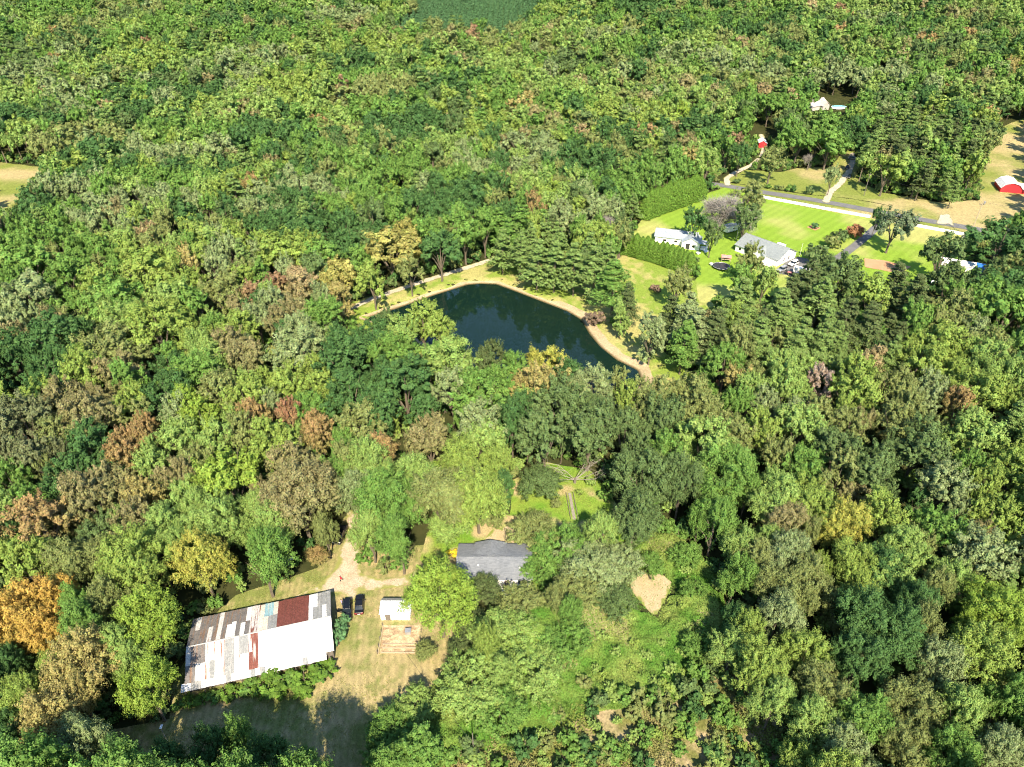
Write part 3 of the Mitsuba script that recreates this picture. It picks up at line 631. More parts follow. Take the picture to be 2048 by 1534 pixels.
# ---------------------------------------------------------------- trees
PAL = {  # main leaf colour, second leaf colour, wording
 'G': ((.095, .205, .042), (.14, .24, .055), 'mid-green'), 'L': ((.16, .275, .07), (.215, .305, .08), 'light green'), 'Y': ((.21, .29, .065), (.165, .26, .055), 'yellow-green'),
 'Y2': ((.30, .29, .09), (.23, .25, .07), 'pale yellow-green'), 'V': ((.165, .27, .04), (.205, .30, .055), 'bright lime-green'), 'D': ((.05, .12, .038), (.078, .155, .045), 'dark green'),
 'D2': ((.06, .135, .04), (.085, .165, .05), 'deep emerald-green'), 'O': ((.15, .20, .065), (.185, .225, .075), 'olive'), 'T': ((.23, .215, .10), (.165, .20, .07), 'tan-brown'),
 'T2': ((.31, .27, .10), (.24, .25, .085), 'golden-tan'), 'R': ((.29, .20, .09), (.19, .21, .07), 'rust-orange'), 'P': ((.31, .25, .13), (.19, .22, .08), 'pinkish-orange'),
 'A': ((.43, .30, .075), (.28, .25, .06), 'golden-orange'), 'A2': ((.31, .31, .065), (.23, .28, .06), 'golden-yellow'), 'S': ((.21, .27, .12), (.16, .23, .085), 'pale sage-green'),
 'S2': ((.15, .18, .085), (.115, .145, .06), 'grey-green'), 'K': ((.11, .17, .06), (.09, .15, .05), 'dull mossy green'), 'E': ((.27, .14, .085), (.18, .19, .07), 'crimson-tinged'),
 'E2': ((.25, .16, .095), (.17, .19, .07), 'reddish'), 'N': ((.07, .115, .04), (.11, .145, .055), 'dark'), 'M': ((.125, .215, .055), (.165, .24, .075), 'fresh green'),
 'N2': ((.10, .15, .08), (.13, .18, .09), 'blue-green'), 'B': ((.34, .32, .29), (.27, .25, .22), 'bare grey'), 'B2': ((.26, .19, .12), (.3, .27, .22), 'half-bare brown'), 'B3': ((.17, .14, .13), (.22, .19, .17), 'bare purple-brown'),
 'C': ((.09, .175, .03), (.115, .21, .035), 'bright green'), 'A3': ((.62, .50, .03), (.55, .46, .05), 'bright yellow'), 'R2': ((.30, .16, .08), (.22, .13, .07), 'reddish-brown'), 'B4': ((.20, .15, .11), (.15, .13, .08), 'brown half-bare'), 'J': ((.085, .19, .08), (.11, .22, .09), 'deep green')}
BARK = np.array([.20, .17, .13])
def tris(rng, c, nrm, size, flat=.0):
    """One triangle per leaf spray: centre c, normal nrm, side size."""
    n = nrm / (np.linalg.norm(nrm, axis=1, keepdims=True) + 1e-9)
    a = np.cross(n, rng.normal(size=n.shape)); a /= np.linalg.norm(a, axis=1, keepdims=True) + 1e-9
    b = np.cross(n, a); s = (np.asarray(size) * rng.uniform(.65, 1.3, len(c)))[:, None]
    return np.stack([c + a * s * .62, c - a * s * .38 + b * s * .5, c - a * s * .34 - b * s * .48], 1).reshape(-1, 3)
def paint(rng, k, main, second, share, lo=.80, hi=1.18):
    w = np.clip(share, 0, 1)[:, None]; c = np.asarray(main) * (1 - w) + np.asarray(second) * w
    return np.repeat(c * rng.uniform(lo, hi, (k, 1)) * rng.uniform(.93, 1.07, (k, 3)), 3, 0)
def crown_broad(rng, R, Hc, z0, n, size, pal, lobes, upright=False):
    """Leaf sprays in clumps over the lobes of a rounded crown."""
    k = lobes
    d = rng.normal(size=(k, 3)); d[:, 2] = np.abs(d[:, 2]) * .9 + (-.25); d /= np.linalg.norm(d, axis=1, keepdims=True)
    rad = rng.uniform(.48, .72, k)[:, None]; rad[0] = .1
    lc = d * rad; lr = rng.uniform(.27, .44, k); lr[0] = .62
    if upright: lc[:, 2] = rng.uniform(-.8, .75, k); lc[:, :2] *= (1 - .55 * np.abs(lc[:, 2:])); lr *= .85
    m = max(60, int(n / 62)) ; per = n // m
    li = rng.integers(0, k, m)
    e = rng.normal(size=(m, 3)); e[:, 2] += .45 if n > 4000 else .2; e /= np.linalg.norm(e, axis=1, keepdims=True)
    cc = lc[li] + e * (lr[li] * rng.uniform(.72, 1.02, m))[:, None]
    ln = np.linalg.norm(cc, axis=1, keepdims=True); cc = np.where(ln > 1, cc / ln, cc)
    cr = rng.uniform(.07, .15, m) * (1.0 if m > 120 else 1.3)
    ci = np.repeat(np.arange(m), per); q = rng.normal(size=(len(ci), 3)); q /= np.linalg.norm(q, axis=1, keepdims=True)
    r = cr[ci] * rng.uniform(.35, 1.05, len(ci))
    al = np.sum(q * e[ci], 1, keepdims=True) * e[ci]; p = cc[ci] + (q - al) * (r * .72)[:, None] + al * (r * 1.75)[:, None]
    p = p * [R, R, Hc / 2] + [0, 0, z0 + Hc / 2]
    nn = q * .75 + e[ci] * .55 + [0, 0, .25] + rng.normal(size=q.shape) * (.36 if n > 8000 else .26)
    main, sec = (np.array(q_) * [1.27, 1.22, 1.3] for q_ in PAL[pal][:2])
    tone = rng.uniform(0, 1, m)[ci] * .6 + rng.uniform(0, .4, len(ci))
    if pal in ('R', 'E', 'P', 'A', 'E2', 'T'): tone = tone * .5 + np.clip(.55 - cc[ci, 2] * .9, 0, 1) * .75
    v = tris(rng, p, nn, size); col = paint(rng, len(p), main, sec, tone)
    col *= np.repeat(rng.uniform(.82, 1.16, m)[ci], 3)[:, None]
    return v, col
def crown_pine(rng, R, Hc, z0, n, size, pal, whorls=10):
    P, N = [], []
    per = max(6, n // (whorls * 8))
    for w in range(whorls):
        t = (w + rng.uniform(-.2, .2)) / whorls; t = max(t, .02); z = z0 + Hc * t; L = R * (1 - t) ** .7 * rng.uniform(.8, 1.1) + .25
        for b in range(8):
            a = rng.uniform(0, 2 * np.pi) + b; Lb = L * rng.uniform(.65, 1.08)
            s = rng.uniform(.12, 1, per) ** .65; wd = (.16 + .16 * (1 - s)) * Lb
            off = rng.normal(size=per) * wd * .8
            x = np.cos(a) * s * Lb - np.sin(a) * off; y = np.sin(a) * s * Lb + np.cos(a) * off
            zz = z + s * Lb * .12 - (s ** 2) * Lb * .20 + rng.normal(size=per) * .16
            P.append(np.c_[x, y, zz]); N.append(np.c_[np.cos(a) * .35 + rng.normal(size=per) * .5, np.sin(a) * .35 + rng.normal(size=per) * .5, np.full(per, 1.0)])
    P, N = np.vstack(P), np.vstack(N); main, sec = (np.array(q_) * [1.27, 1.22, 1.3] for q_ in PAL[pal][:2])
    return tris(rng, P, N, size), paint(rng, len(P), main, sec, rng.uniform(0, 1, len(P)), .6, 1.3)
def crown_cone(rng, R, Hc, z0, n, size, pal):
    """A dense pointed evergreen of upright sprays."""
    t = rng.uniform(0, 1, n) ** 1.15; a = rng.uniform(0, 2 * np.pi, n)
    rr = R * np.clip(np.minimum(1.0, 1.35 * (1 - t) ** .72), 0.03, 1) * (.80 + .22 * meshkit.noise(np.c_[np.cos(a) * 2.6, np.sin(a) * 2.6, t * 7]) + .06 * rng.normal(size=n))
    p = np.c_[np.cos(a) * rr, np.sin(a) * rr, z0 + Hc * t]
    nn = np.c_[np.cos(a), np.sin(a), np.full(n, .45)] + rng.normal(size=(n, 3)) * .5
    main, sec = (np.array(q_) * [1.27, 1.22, 1.3] for q_ in PAL[pal][:2])
    return tris(rng, p, nn, size), paint(rng, n, main, sec, rng.uniform(0, 1, n), .65, 1.25)
def bark(mesh, c=BARK):
    return np.asarray(mesh.vertices), np.asarray(mesh.faces), np.tile(c, (len(mesh.vertices), 1))
def limbs(rng, R, Hc, z0, H, n=6, sides=5, pale=1.0):
    out = [tube([[0, 0, -.4], [.1, 0, z0 * .6], [0, .1, z0 + Hc * .35], [.1, 0, z0 + Hc * .75]], [.055 * R + .05, .045 * R + .03, .03 * R + .02, .02], sides)]
    for k in range(n):
        a = k * 2 * np.pi / n + rng.uniform(-.4, .4); s = z0 * rng.uniform(.75, 1.1) + Hc * .1
        e = np.array([np.cos(a) * R * .62, np.sin(a) * R * .62, z0 + Hc * rng.uniform(.5, .8)])
        out.append(tube([[0, 0, s], [e[0] * .45, e[1] * .45, s + (e[2] - s) * .6], e], [.03 * R, .018 * R, .008], max(3, sides - 1)))
    return join(out)
def bare_mesh(rng, R, H):
    out = []
    def grow(p, d, L, r, depth):
        q = p + d * L; out.append(tube([p, (p + q) / 2 + rng.normal(size=3) * L * .05, q], [r, r * .8, r * .55], 4 if depth < 2 else 3))
        if depth >= 3: TIPS.append(q)
        if depth == 4: return
        for _ in range(4 if depth < 3 else 5):
            e = d + rng.normal(size=3) * .55 + [0, 0, .12]; e /= np.linalg.norm(e)
            grow(p + d * L * rng.uniform(.55, 1), e, L * rng.uniform(.55, .78), r * .5, depth + 1)
    grow(np.array([0, 0, -.3]), np.array([0, 0, 1.0]), H * .30, .035 * H, 0)
    m = join(out); tips = np.array(TIPS); TIPS.clear(); k = 7000
    p = tips[rng.integers(0, len(tips), k)] + rng.normal(size=(k, 3)) * .35 * H / 13; d = p - [0, 0, H * .35]; d /= np.linalg.norm(d, axis=1, keepdims=True); d += rng.normal(size=d.shape) * .5
    s = rng.uniform(.5, 1.2, (k, 1)) * H / 13; w = np.cross(d, rng.normal(size=d.shape)); w *= .035 / np.linalg.norm(w, axis=1, keepdims=True)
    tv = np.stack([p + w, p - w, p + d * s], 1).reshape(-1, 3)
    return join([m, trimesh.Trimesh(tv, np.arange(len(tv)).reshape(-1, 3), process=False)])
TIPS = []
NOM = {'b': (6.0, 14.0), 'u': (4.0, 14.0), 'p': (4.5, 17.0), 'c': (2.6, 10.0), 'y': (2.6, 9.5), 'g': (6.0, 13.0), 'm': (5.5, 7.8), 's': (1.6, 2.4)}
LOD = [(30000, .24, 20), (11000, .37, 18), (4800, .56, 17), (1800, .92, 15)]
_made = {}
def proto(pal, form, lod, var, parts):
    """The shapegroup of one kind of tree: crown and trunk apart (parts) or as one mesh."""
    key = (pal, form, lod, var, parts)
    if key in _made: return _made[key]
    name = f'proto_{len(_made):03d}'; _made[key] = name
    rng = np.random.default_rng(abs(hash((ord(pal[0]), len(pal), ord(pal[-1]), ord(form), lod, var))) % (2 ** 31))
    R, H = NOM[form]; n, size, lobes = LOD[lod]
    if form in 'ms':
        k = 1 if form == 'm' else .11; v, c = crown_broad(rng, R, H * 1.12, -H * .12, int(n * k * (.9 if lod == 0 else 1.3)), size * (.95 if form == 'm' else .8), pal, lobes + 2 if form == 'm' else 6)
        tr = limbs(rng, R, H, 0, H, 4, 4)
    elif form in 'bu':
        z0 = H * (.13 if form == 'b' else .08); v, c = crown_broad(rng, R, H - z0, z0, int(n * (.8 if form == 'u' else 1)), size, pal, lobes + int(rng.integers(-2, 4)), form == 'u')
        tr = limbs(rng, R, H - z0, z0, H, 6 if lod < 3 else 0, 5 if lod < 3 else 3)
    elif form == 'p':
        z0 = H * .28; v, c = crown_pine(rng, R, H - z0, z0, int(n * .75), size * .95, pal, 11 if lod < 3 else 8)
        tr = tube([[0, 0, -.4], [0.1, 0, H * .5], [0, 0, H * .97]], [.22, .15, .03], 5 if lod < 3 else 3)
    elif form in 'cy':
        z0 = .5; v, c = crown_cone(rng, R, H - z0, z0, int(n * .7), size * .8, pal); tr = tube([[0, 0, -.3], [0, 0, H * .6]], [.15, .05], 4)
    else:
        m = bare_mesh(rng, R, H); tr = tube([[0, 0, -.4], [0, 0, H * .2]], [.5, .4], 6)
        v, f, c = np.asarray(m.vertices), np.asarray(m.faces), None
        c = np.asarray(PAL[pal][0]) * rng.uniform(.7, 1.2, (len(v), 1))
        if pal == 'B2':
            k = 2500; p = v[rng.integers(0, len(v), k)] + rng.normal(size=(k, 3)) * .3; vv = tris(rng, p, rng.normal(size=(k, 3)), .3); f = np.vstack([f, np.arange(len(vv)).reshape(-1, 3) + len(v)])
            v = np.vstack([v, vv]); c = np.vstack([c, paint(rng, k, PAL[pal][0], PAL[pal][1], rng.uniform(0, 1, k))])
    if form != 'g': f = np.arange(len(v)).reshape(-1, 3)
    tv, tf, tc = bark(tr)
    P = lambda v, f, c: mikit.ply((v, f), 'leaf_mat', color=np.asarray(c, np.float32))
    if parts: scene[name] = {'type': 'shapegroup', 'crown': P(v, f, c), 'trunk': P(tv, tf, tc)}
    else: scene[name] = {'type': 'shapegroup', 'crown': P(np.vstack([v, tv]), np.vstack([f, tf + len(v)]), np.vstack([c, tc]))}
    return name
def place(key, grp, x, y, R, H, form, rot, z=None, lean=0.0):
    r0, h0 = NOM[form]; z = float(ground(x, y)) if z is None else z
    scene[key] = {'type': 'instance', 'shapegroup': {'type': 'ref', 'id': grp},
        'to_world': T().translate([x, y, z]).rotate([math.cos(rot), math.sin(rot), 0], lean).rotate([0, 0, 1], math.degrees(rot)).scale([R / r0, R / r0 * (1 + .08 * math.sin(rot * 5)), H / h0])}
rng = np.random.default_rng(7)
trees = [tuple(t) for t in TREES] + [(x, y, 6.0, h, 'G', 'b') for x, y, h in ((-60, 41, 24), (-52, 43, 25), (-44, 41, 26), (-36, 42, 25), (-28, 41, 25), (-21, 39, 24), (-66, 46, 22))]
# the two rows of clipped-looking evergreens by the long workshop
for nm, hh in (('hedge1', 9.0), ('hedge2', 12.5)):
    L = LineString(AREA[nm]); k = int(L.length / 2.1)
    for j in range(k + 1):
        p = L.interpolate(j / k, normalized=True); trees.append((p.x, p.y, (3.0 if nm == 'hedge1' else 3.4) + .15 * rng.normal(), hh * (1 + .06 * rng.normal()), 'C', 'y' if nm == 'hedge1' else 'z'))
hand = np.array([[t[0], t[1]] for t in trees]); handR = np.array([t[2] for t in trees])
CL = unary_union([Polygon(v).buffer(0) for v in CLEAR.values()])
shapely.prepare(CL)
PINE = {k: P_[k] for k in ('pine_b', 'pine_c', 'pine_d')}; PLANT = P_['pine_a']
pal_all, w_all = ['L', 'G', 'O', 'Y', 'D', 'T', 'S', 'K', 'R', 'V', 'E2', 'T2', 'P', 'B'], np.array([.22, .22, .14, .13, .11, .035, .05, .06, .005, .02, .003, .01, .005, .010])
w_far = np.array([.27, .27, .09, .10, .12, .025, .05, .06, .004, .015, .004, .006, .008, .012])
seeds = rng.uniform([-620, 30], [620, 900], (420, 2)); stands = cKDTree(seeds); stand_pal = [pal_all[k] for k in rng.choice(13, 420, p=[.27, .27, .10, .10, .12, 0, .05, .07, 0, .01, 0, .01, 0])]
kd = cKDTree(hand); auto = []
for py in np.arange(560, 900, 5.2):
    for px in np.arange(-140, 160, 4.6):
        q = rng.random(4)
        if PLANT.contains(shapely.Point(px, py)): auto.append((px + q[0] * 1.6, py + q[1] * 1.6, 2.5 + .7 * q[2], 11 + 3 * q[3], 'J', 'p'))
y = 30.0
while y < 870:
    s = 6.9 + 4.0 * min(1, max(0, (y - 120) / 350)) + (2.0 if y > 700 else 0)
    wide = .75 * (.825 * y + 63) + 24
    for x in np.arange(-wide, wide, s):
        px, py = x + rng.uniform(-.36, .36) * s, y + rng.uniform(-.36, .36) * s
        u = rng.random(6)
        if y < 52 and -18 < px < 3: continue
        pt = shapely.Point(px, py)
        R = s * (.55 + .24 * u[0]); form = 'b'
        if CL.contains(pt): continue
        d, j = kd.query([px, py], 4)
        if (d < .54 * (handR[j] + R)).any():
            R *= .6
            if (d < .50 * (handR[j] + R)).any(): continue
        if PLANT.contains(pt): continue
        pine = any(g.contains(pt) for g in PINE.values())
        if pine and u[2] < .7: form, pal = 'p', ('M' if u[3] < .6 else 'N'); R *= .85
        elif d[0] < 26 and u[2] < .62: t = trees[j[0]]; pal = t[4]; form = t[5] if t[5] in 'bup' else 'b'; form = 'b' if pal in ('B', 'B2', 'B3', 'B4', 'A3', 'R2', 'C') else form; pal = {'B': 'S', 'B2': 'O', 'B3': 'K', 'B4': 'O', 'A3': 'Y', 'R2': 'O', 'C': 'G'}.get(pal, pal)
        else:
            sd, sj = stands.query([px, py]); q = float(meshkit.fbm([[px / 55, py / 55, 1.5]], 3)[0]); q2 = float(meshkit.fbm([[px / 70, py / 70, 9.5]], 3)[0])
            w = w_all.copy() if py < 260 else w_far.copy()
            w[[4, 7]] *= np.exp((q - .5) * 12) * (1.5 if px < -60 else 1); w[[2, 5]] *= np.exp((q2 - .5) * 10) * (1.6 if px > 0 else .8); w[[0, 3, 6]] *= np.exp((.5 - q) * 6)
            if py > 430 and px > 150: w[[8, 10, 12]] *= 3
            pal = stand_pal[sj] if u[2] < .5 else pal_all[rng.choice(len(w), p=w / w.sum())]
            form = 'g' if pal == 'B' else ('u' if u[4] < .22 else ('p' if u[4] > .95 else 'b'))
            if form == 'p': pal = 'M'
        if form == 'g': R *= .8
        H = {'b': 10 + 1.25 * R, 'u': 8 + 1.6 * R, 'p': 11 + 1.5 * R, 'g': 6 + 1.3 * R}[form] * (.80 + .42 * u[5] ** 1.5)
        if pal in ('B',) and form != 'g': pal = 'G'
        auto.append((px, py, R, min(H, 24), pal, form))
    y += s * .87
every = [(t, True) for t in trees] + [(t, False) for t in auto]
def seen(t):      # apparent size
    return t[2] / math.hypot(t[0], t[1], 100)
# ---- wording: which tree is which
MARKS = [('the long patchwork metal barn', -45, 76), ('the parked black cars', -31, 85), ('the grey-shingled house', -3, 94), ('the pale dirt driveway', -37, 108), ('the sandy clearing among the vines', 28, 90),
    ('the near shore of the pond', -5, 150), ('the right shore of the pond', 46, 168), ('the left tip of the pond', -58, 200), ('the far shore of the pond', 0, 238), ('the bottom right corner of the photo', 68, 62), ('the bottom left corner of the photo', -68, 60),
    ('the white house', 100, 253), ('the long grey-roofed workshop', 66, 265), ('the right edge of the photo', 135, 150), ('the left edge of the photo', -120, 150), ('the asphalt road', 170, 300), ('the small red shed', 145, 408), ('the large red barn', 243, 327),
    ('the left meadow', -235, 330), ('the mobile home', 172, 236), ('the green clearing behind the house', 15, 117), ('the small glade', -95, 188)]
ORD = ['', 'second ', 'third ', 'fourth ', 'fifth ', 'sixth ', 'seventh ', 'eighth ', 'ninth ', 'tenth ', 'eleventh ', 'twelfth ', 'thirteenth ', 'fourteenth ', 'fifteenth ', 'sixteenth ', 'seventeenth ', 'eighteenth ', 'nineteenth '] + [f'{a}{c} ' for a in ('twenty-', 'thirty-', 'forty-') for c in ('first', 'second', 'third', 'fourth', 'fifth', 'sixth', 'seventh', 'eighth', 'ninth')]
def wording(ts):
    rows = {}
    for k, t in enumerate(ts):
        x, y, R, H, pal, form = t
        mk = min(MARKS, key=lambda m: math.hypot(m[1] - x, (m[2] - y)))
        dx, dy = x - mk[1], y - mk[2]
        rel = ('right of' if dx > 0 else 'left of') if abs(dx) > abs(dy) else ('beyond' if dy > 0 else 'this side of')
        if 'edge of the photo' in mk[0] or 'corner of the photo' in mk[0]: rel = 'towards'
        noun = {'b': 'bush' if R < 2.7 else 'broad-crowned tree', 'u': 'upright narrow tree', 'p': 'feathery pine', 'c': 'pointed young tree', 'y': 'pointed evergreen', 'z': 'pointed evergreen', 'g': 'leafless tree', 'm': 'low vine-draped tree', 's': 'bush'}[form]
        rows.setdefault((PAL[pal][2], noun, rel, mk[0]), []).append((math.hypot(dx, dy), k))
    out = {}
    for (c, noun, rel, mk), l in rows.items():
        l.sort()
        for o, (_, k) in enumerate(l):
            if form_of(ts[k]) == 'y': pass
            if len(l) == 1: out[k] = f'{c} {noun} {rel} {mk}'
            else: out[k] = f'{ORD[o]}nearest {c} {noun} {rel} {mk}'
    return out
def form_of(t): return t[5]
order = sorted(range(len(every)), key=lambda k: -seen(every[k][0]))
def in_view(t):
    x, y, R, H = t[:4]; dz = HEIGHT - float(rise(y)) - H * .6
    c = y * math.cos(PITCH) + dz * math.sin(PITCH)
    return abs(x) < .75 * c and -dz * math.cos(PITCH) + y * math.sin(PITCH) > -.5615 * c
solo = {k for k in range(len(every)) if every[k][1] and in_view(every[k][0])}
broad = sum(every[k][0][5] in 'bum' and every[k][0][2] >= 2.7 for k in solo)
for k in order:
    if broad >= 296: break
    if k not in solo and every[k][0][5] in 'bu' and in_view(every[k][0]): solo.add(k); broad += 1
solo = sorted(solo, key=lambda k: -seen(every[k][0]))
words_ = wording([every[k][0] for k in solo])
KIND = {'b': ('broadleaf_tree', 'tree'), 'u': ('broadleaf_tree', 'tree'), 'p': ('pine_tree', 'pine tree'), 'c': ('young_tree', 'tree'), 'y': ('evergreen_tree', 'evergreen'), 'z': ('evergreen_tree', 'evergreen'), 'g': ('bare_tree', 'bare tree'), 'm': ('broadleaf_tree', 'tree'), 's': ('bush', 'bush')}
def lod_of(t):
    d = math.hypot(t[0], t[1], 100); return 0 if d < 158 else (1 if d < 235 else (2 if d < 390 else 3))
row_count = {'y': 0, 'z': 0}
for n, k in enumerate(solo):
    t = every[k][0]; x, y, R, H, pal, form = t
    name, cat = KIND[form]
    if form == 'b' and R < 2.7: name, cat = 'bush', 'bush'
    key = numbered(name); f2 = 'y' if form == 'z' else form
    place(key, proto(pal, f2, min(lod_of(t), 2), int(rng.integers(0, 2)) if f2 in 'bum' else 0, True), x, y, R, H, f2, rng.uniform(0, 6.28), lean=rng.uniform(-2, 2))
    tag(key, words_[n], cat, {'tree': 'broadleaf trees of the wood', 'pine tree': 'pines', 'evergreen': 'evergreens of the two hedge rows', 'bare tree': 'leafless trees', 'bush': 'bushes'}[cat])
rest = [every[k][0] for k in order if k not in set(solo)]
for n, t in enumerate(rest):
    x, y, R, H, pal, form = t; f2 = 'y' if form == 'z' else form
    place(f'forest__{n + 1:04d}', proto(pal, f2, lod_of(t), int(rng.integers(0, 2)) if f2 in 'bum' else 0, False), x, y, R, H, f2, rng.uniform(0, 6.28), lean=rng.uniform(-3, 3))
tag('forest', 'dense mixed wood of green, olive and rust-tinged trees stretching away behind', kind='stuff')
print('trees', len(solo), len(rest), 'broad', broad)

def _count():
    c = {}
    for k, d in scene.items():
        if d.get('type') == 'instance': c[d['shapegroup']['id']] = c.get(d['shapegroup']['id'], 0) + 1
    return sum(n * sum(len(meshkit.WRITTEN[x['filename']][1]) for x in scene[g].values() if isinstance(x, dict)) for g, n in c.items())
print('instanced triangles', _count())
# ---------------------------------------------------------------- undergrowth, vines, weeds
OPEN = unary_union([P_[k] for k in ('pond_meadow', 'lawn', 'verge', 'far_field', 'left_meadow', 'field', 'house_yard', 'garden_grass', 'glade', 'sand2', 'sand_patch', 'kudzu')] +
    [strip(AREA[k], 5) for k in ('road', 'gravel_lane', 'far_drive', 'pond_track', 'dirt_drive')] + [POND])
EDGE = OPEN.buffer(11)
shapely.prepare(OPEN); shapely.prepare(EDGE)
rng = np.random.default_rng(21)
n = 0
for yy in np.arange(48, 420, 2.7):
    wide = .75 * (.825 * yy + 63) + 6
    for xx in np.arange(-wide, wide, 2.7):
        u = rng.random(6); q = (xx + u[0] * 2.4, yy + u[1] * 2.4); pt = shapely.Point(q)
        if OPEN.contains(pt): continue
        edge = EDGE.contains(pt)
        if u[2] > (.75 if edge else (.42 if yy < 220 else 0)) : continue
        R = 1.0 + 1.5 * u[3]; n += 1
        pal = ('G', 'L', 'D', 'O', 'G', 'K')[int(u[4] * 6)]
        place(f'undergrowth__{n:04d}', proto(pal, 's', 1 if yy < 130 else 2, 0, False), q[0], q[1], R, R * (1.1 + 1.2 * u[5]), 's', u[5] * 6.28)
for q in np.random.default_rng(8).uniform([-14, 55], [45, 105], (230, 2)):
    pt = shapely.Point(q)
    if P_['kudzu'].contains(pt) and not P_['sand_patch'].buffer(2).contains(pt) or P_['weeds'].contains(pt):
        n += 1; u = rng.random(4); R = .6 + 1.0 * u[0]; place(f'undergrowth__{n:04d}', proto(('Y', 'L', 'O', 'L')[int(u[1] * 4)], 's', 1, 0, False), q[0], q[1], R, R * 1.4 + .6, 's', u[2] * 6.28, z=.3 if P_['kudzu'].contains(pt) else 0)
tag('undergrowth', 'leafy undergrowth filling the gaps beneath the trees', kind='stuff')
print('undergrowth', n)
def hump(x, y):
    p = np.stack([x / 7, y / 7, np.full_like(x, 3.3)], -1)
    h = 2.8 * np.clip(meshkit.fbm(p, 3) - .28, 0, 1) + 1.5 * np.clip(meshkit.noise(p * 3.1, 3) - .35, 0, 1) + .6 * meshkit.fbm(p * 6, 2)
    for cx, cy, r, a in ((3.5, 77, 8, 3.4), (10, 84, 6, 2.2), (-4, 70, 7, 2.5), (20, 86, 5, 1.4), (33, 99, 5, 2.2), (39, 84, 5, 2.4)):
        h = h + a * np.exp(-((x - cx) ** 2 + (y - cy) ** 2) / r ** 2)
    return h
vine_poly = P_['kudzu'].buffer(2)
m, uv = drape(vine_poly.difference(P_['sand_patch'].buffer(.4)) if False else vine_poly, 1.0, 0, .8, 5)
def patch(x, y):          # sinks the vines away around the bare sandy clearing
    d = shapely.distance(P_['sand_patch'], shapely.points(np.stack([x, y], -1))); return np.clip((d - 1.2 + 2.4 * (meshkit.noise(np.stack([x / 1.3, y / 1.3, x * 0], -1)) - .5)) / 3.5, 0, 1)
vx, vy = m.vertices[:, 0], m.vertices[:, 1]
fade = np.clip(uv[:, 0] / 2.5, 0, 1) * patch(vx, vy)
m.vertices[:, 2] += -.6 + fade * (hump(vx, vy) + .1)
m.vertices[:, 2] += .45 * np.clip(fade * 8, 0, 1)
add('vines', m, 'vine_ground_mat', 'kudzu', smooth=True)
def scatter(poly, dens, seed):
    r = np.random.default_rng(seed); x0, y0, x1, y1 = poly.bounds; k = int((x1 - x0) * (y1 - y0) * dens)
    p = np.c_[r.uniform(x0, x1, k), r.uniform(y0, y1, k)]; p = p[shapely.contains(poly, shapely.points(p))]
    return r, p
r_, p = scatter(vine_poly, 95, 4)
d = shapely.distance(vine_poly.exterior, shapely.points(p)); fd = np.clip(d / 2.5, 0, 1) * patch(p[:, 0], p[:, 1])
keep = fd > r_.uniform(-.02, .10, len(p)); p, fd = p[keep], fd[keep]
e = .15; hx = (hump(p[:, 0] + e, p[:, 1]) - hump(p[:, 0] - e, p[:, 1])) / (2 * e); hy = (hump(p[:, 0], p[:, 1] + e) - hump(p[:, 0], p[:, 1] - e)) / (2 * e)
z = fd * (hump(p[:, 0], p[:, 1]) + .1) + r_.uniform(-.05, .22, len(p))
nn = np.c_[-hx, -hy, np.ones(len(p))] + r_.normal(size=(len(p), 3)) * .45
tone = meshkit.fbm(np.c_[p / 5, np.zeros(len(p))], 3, 2); dry = np.clip((meshkit.fbm(np.c_[p / 9, np.ones(len(p)) * 4], 3, 9) - .5) * 5, 0, 1)
v = tris(r_, np.c_[p, z], nn, .30)
c = paint(r_, len(p), (.11, .24, .04), (.24, .31, .08), tone * 2.2 - .7 + dry * .5)
w = np.repeat((dry > r_.uniform(.55, 1.6, len(p)))[:, None], 3, 0); c = np.where(w, c * .3 + np.array([.36, .31, .18]) * .7, c)
scene['kudzu__leaves'] = mikit.ply((v, np.arange(len(v)).reshape(-1, 3)), 'leaf_mat', color=c.astype(np.float32))
tag('kudzu', 'leafy green vines covering the mounds right of the grey-shingled house', kind='stuff')
r_, p = scatter(P_['weeds'], 40, 5)
g = meshkit.fbm(np.c_[p / 3.5, np.zeros(len(p))], 3, 3); p = p[g > .40]; g = g[g > .40]
z = np.clip(g - .40, 0, .4) * 6 * r_.uniform(.1, 1, len(p)); tone = meshkit.fbm(np.c_[p / 6, np.ones(len(p))], 3, 6)
v = tris(r_, np.c_[p, z + .05], r_.normal(size=(len(p), 3)) + [0, 0, .8], .26)
c = paint(r_, len(p), (.20, .26, .06), (.36, .31, .16), (tone - .3) * 2.4)
scene['weeds'] = mikit.ply((v, np.arange(len(v)).reshape(-1, 3)), 'leaf_mat', color=c.astype(np.float32))
tag('weeds', 'scrubby tan and green weeds at the bottom of the photo', kind='stuff')
r_, p = scatter(unary_union([P_['field'], P_['house_yard'], P_['garden_grass']]).difference(unary_union([strip(AREA['dirt_drive'], 5.5), Polygon([(-62, 64), (-32, 72), (-35, 88), (-62, 82)])])), 16, 6)
g = meshkit.fbm(np.c_[p / 4, np.zeros(len(p))], 3, 13); k = g > r_.uniform(.40, .75, len(p)); p, g = p[k], g[k]
v = tris(r_, np.c_[p, ground(p[:, 0], p[:, 1]) + .12], r_.normal(size=(len(p), 3)) + [0, 0, .6], .17)
c = paint(r_, len(p), (.16, .22, .04), (.30, .27, .11), r_.uniform(0, 1, len(p)))
scene['grass_tufts'] = mikit.ply((v, np.arange(len(v)).reshape(-1, 3)), 'leaf_mat', color=c.astype(np.float32))
tag('grass_tufts', 'rough grass tufts scattered over the mown field and yard', kind='stuff')

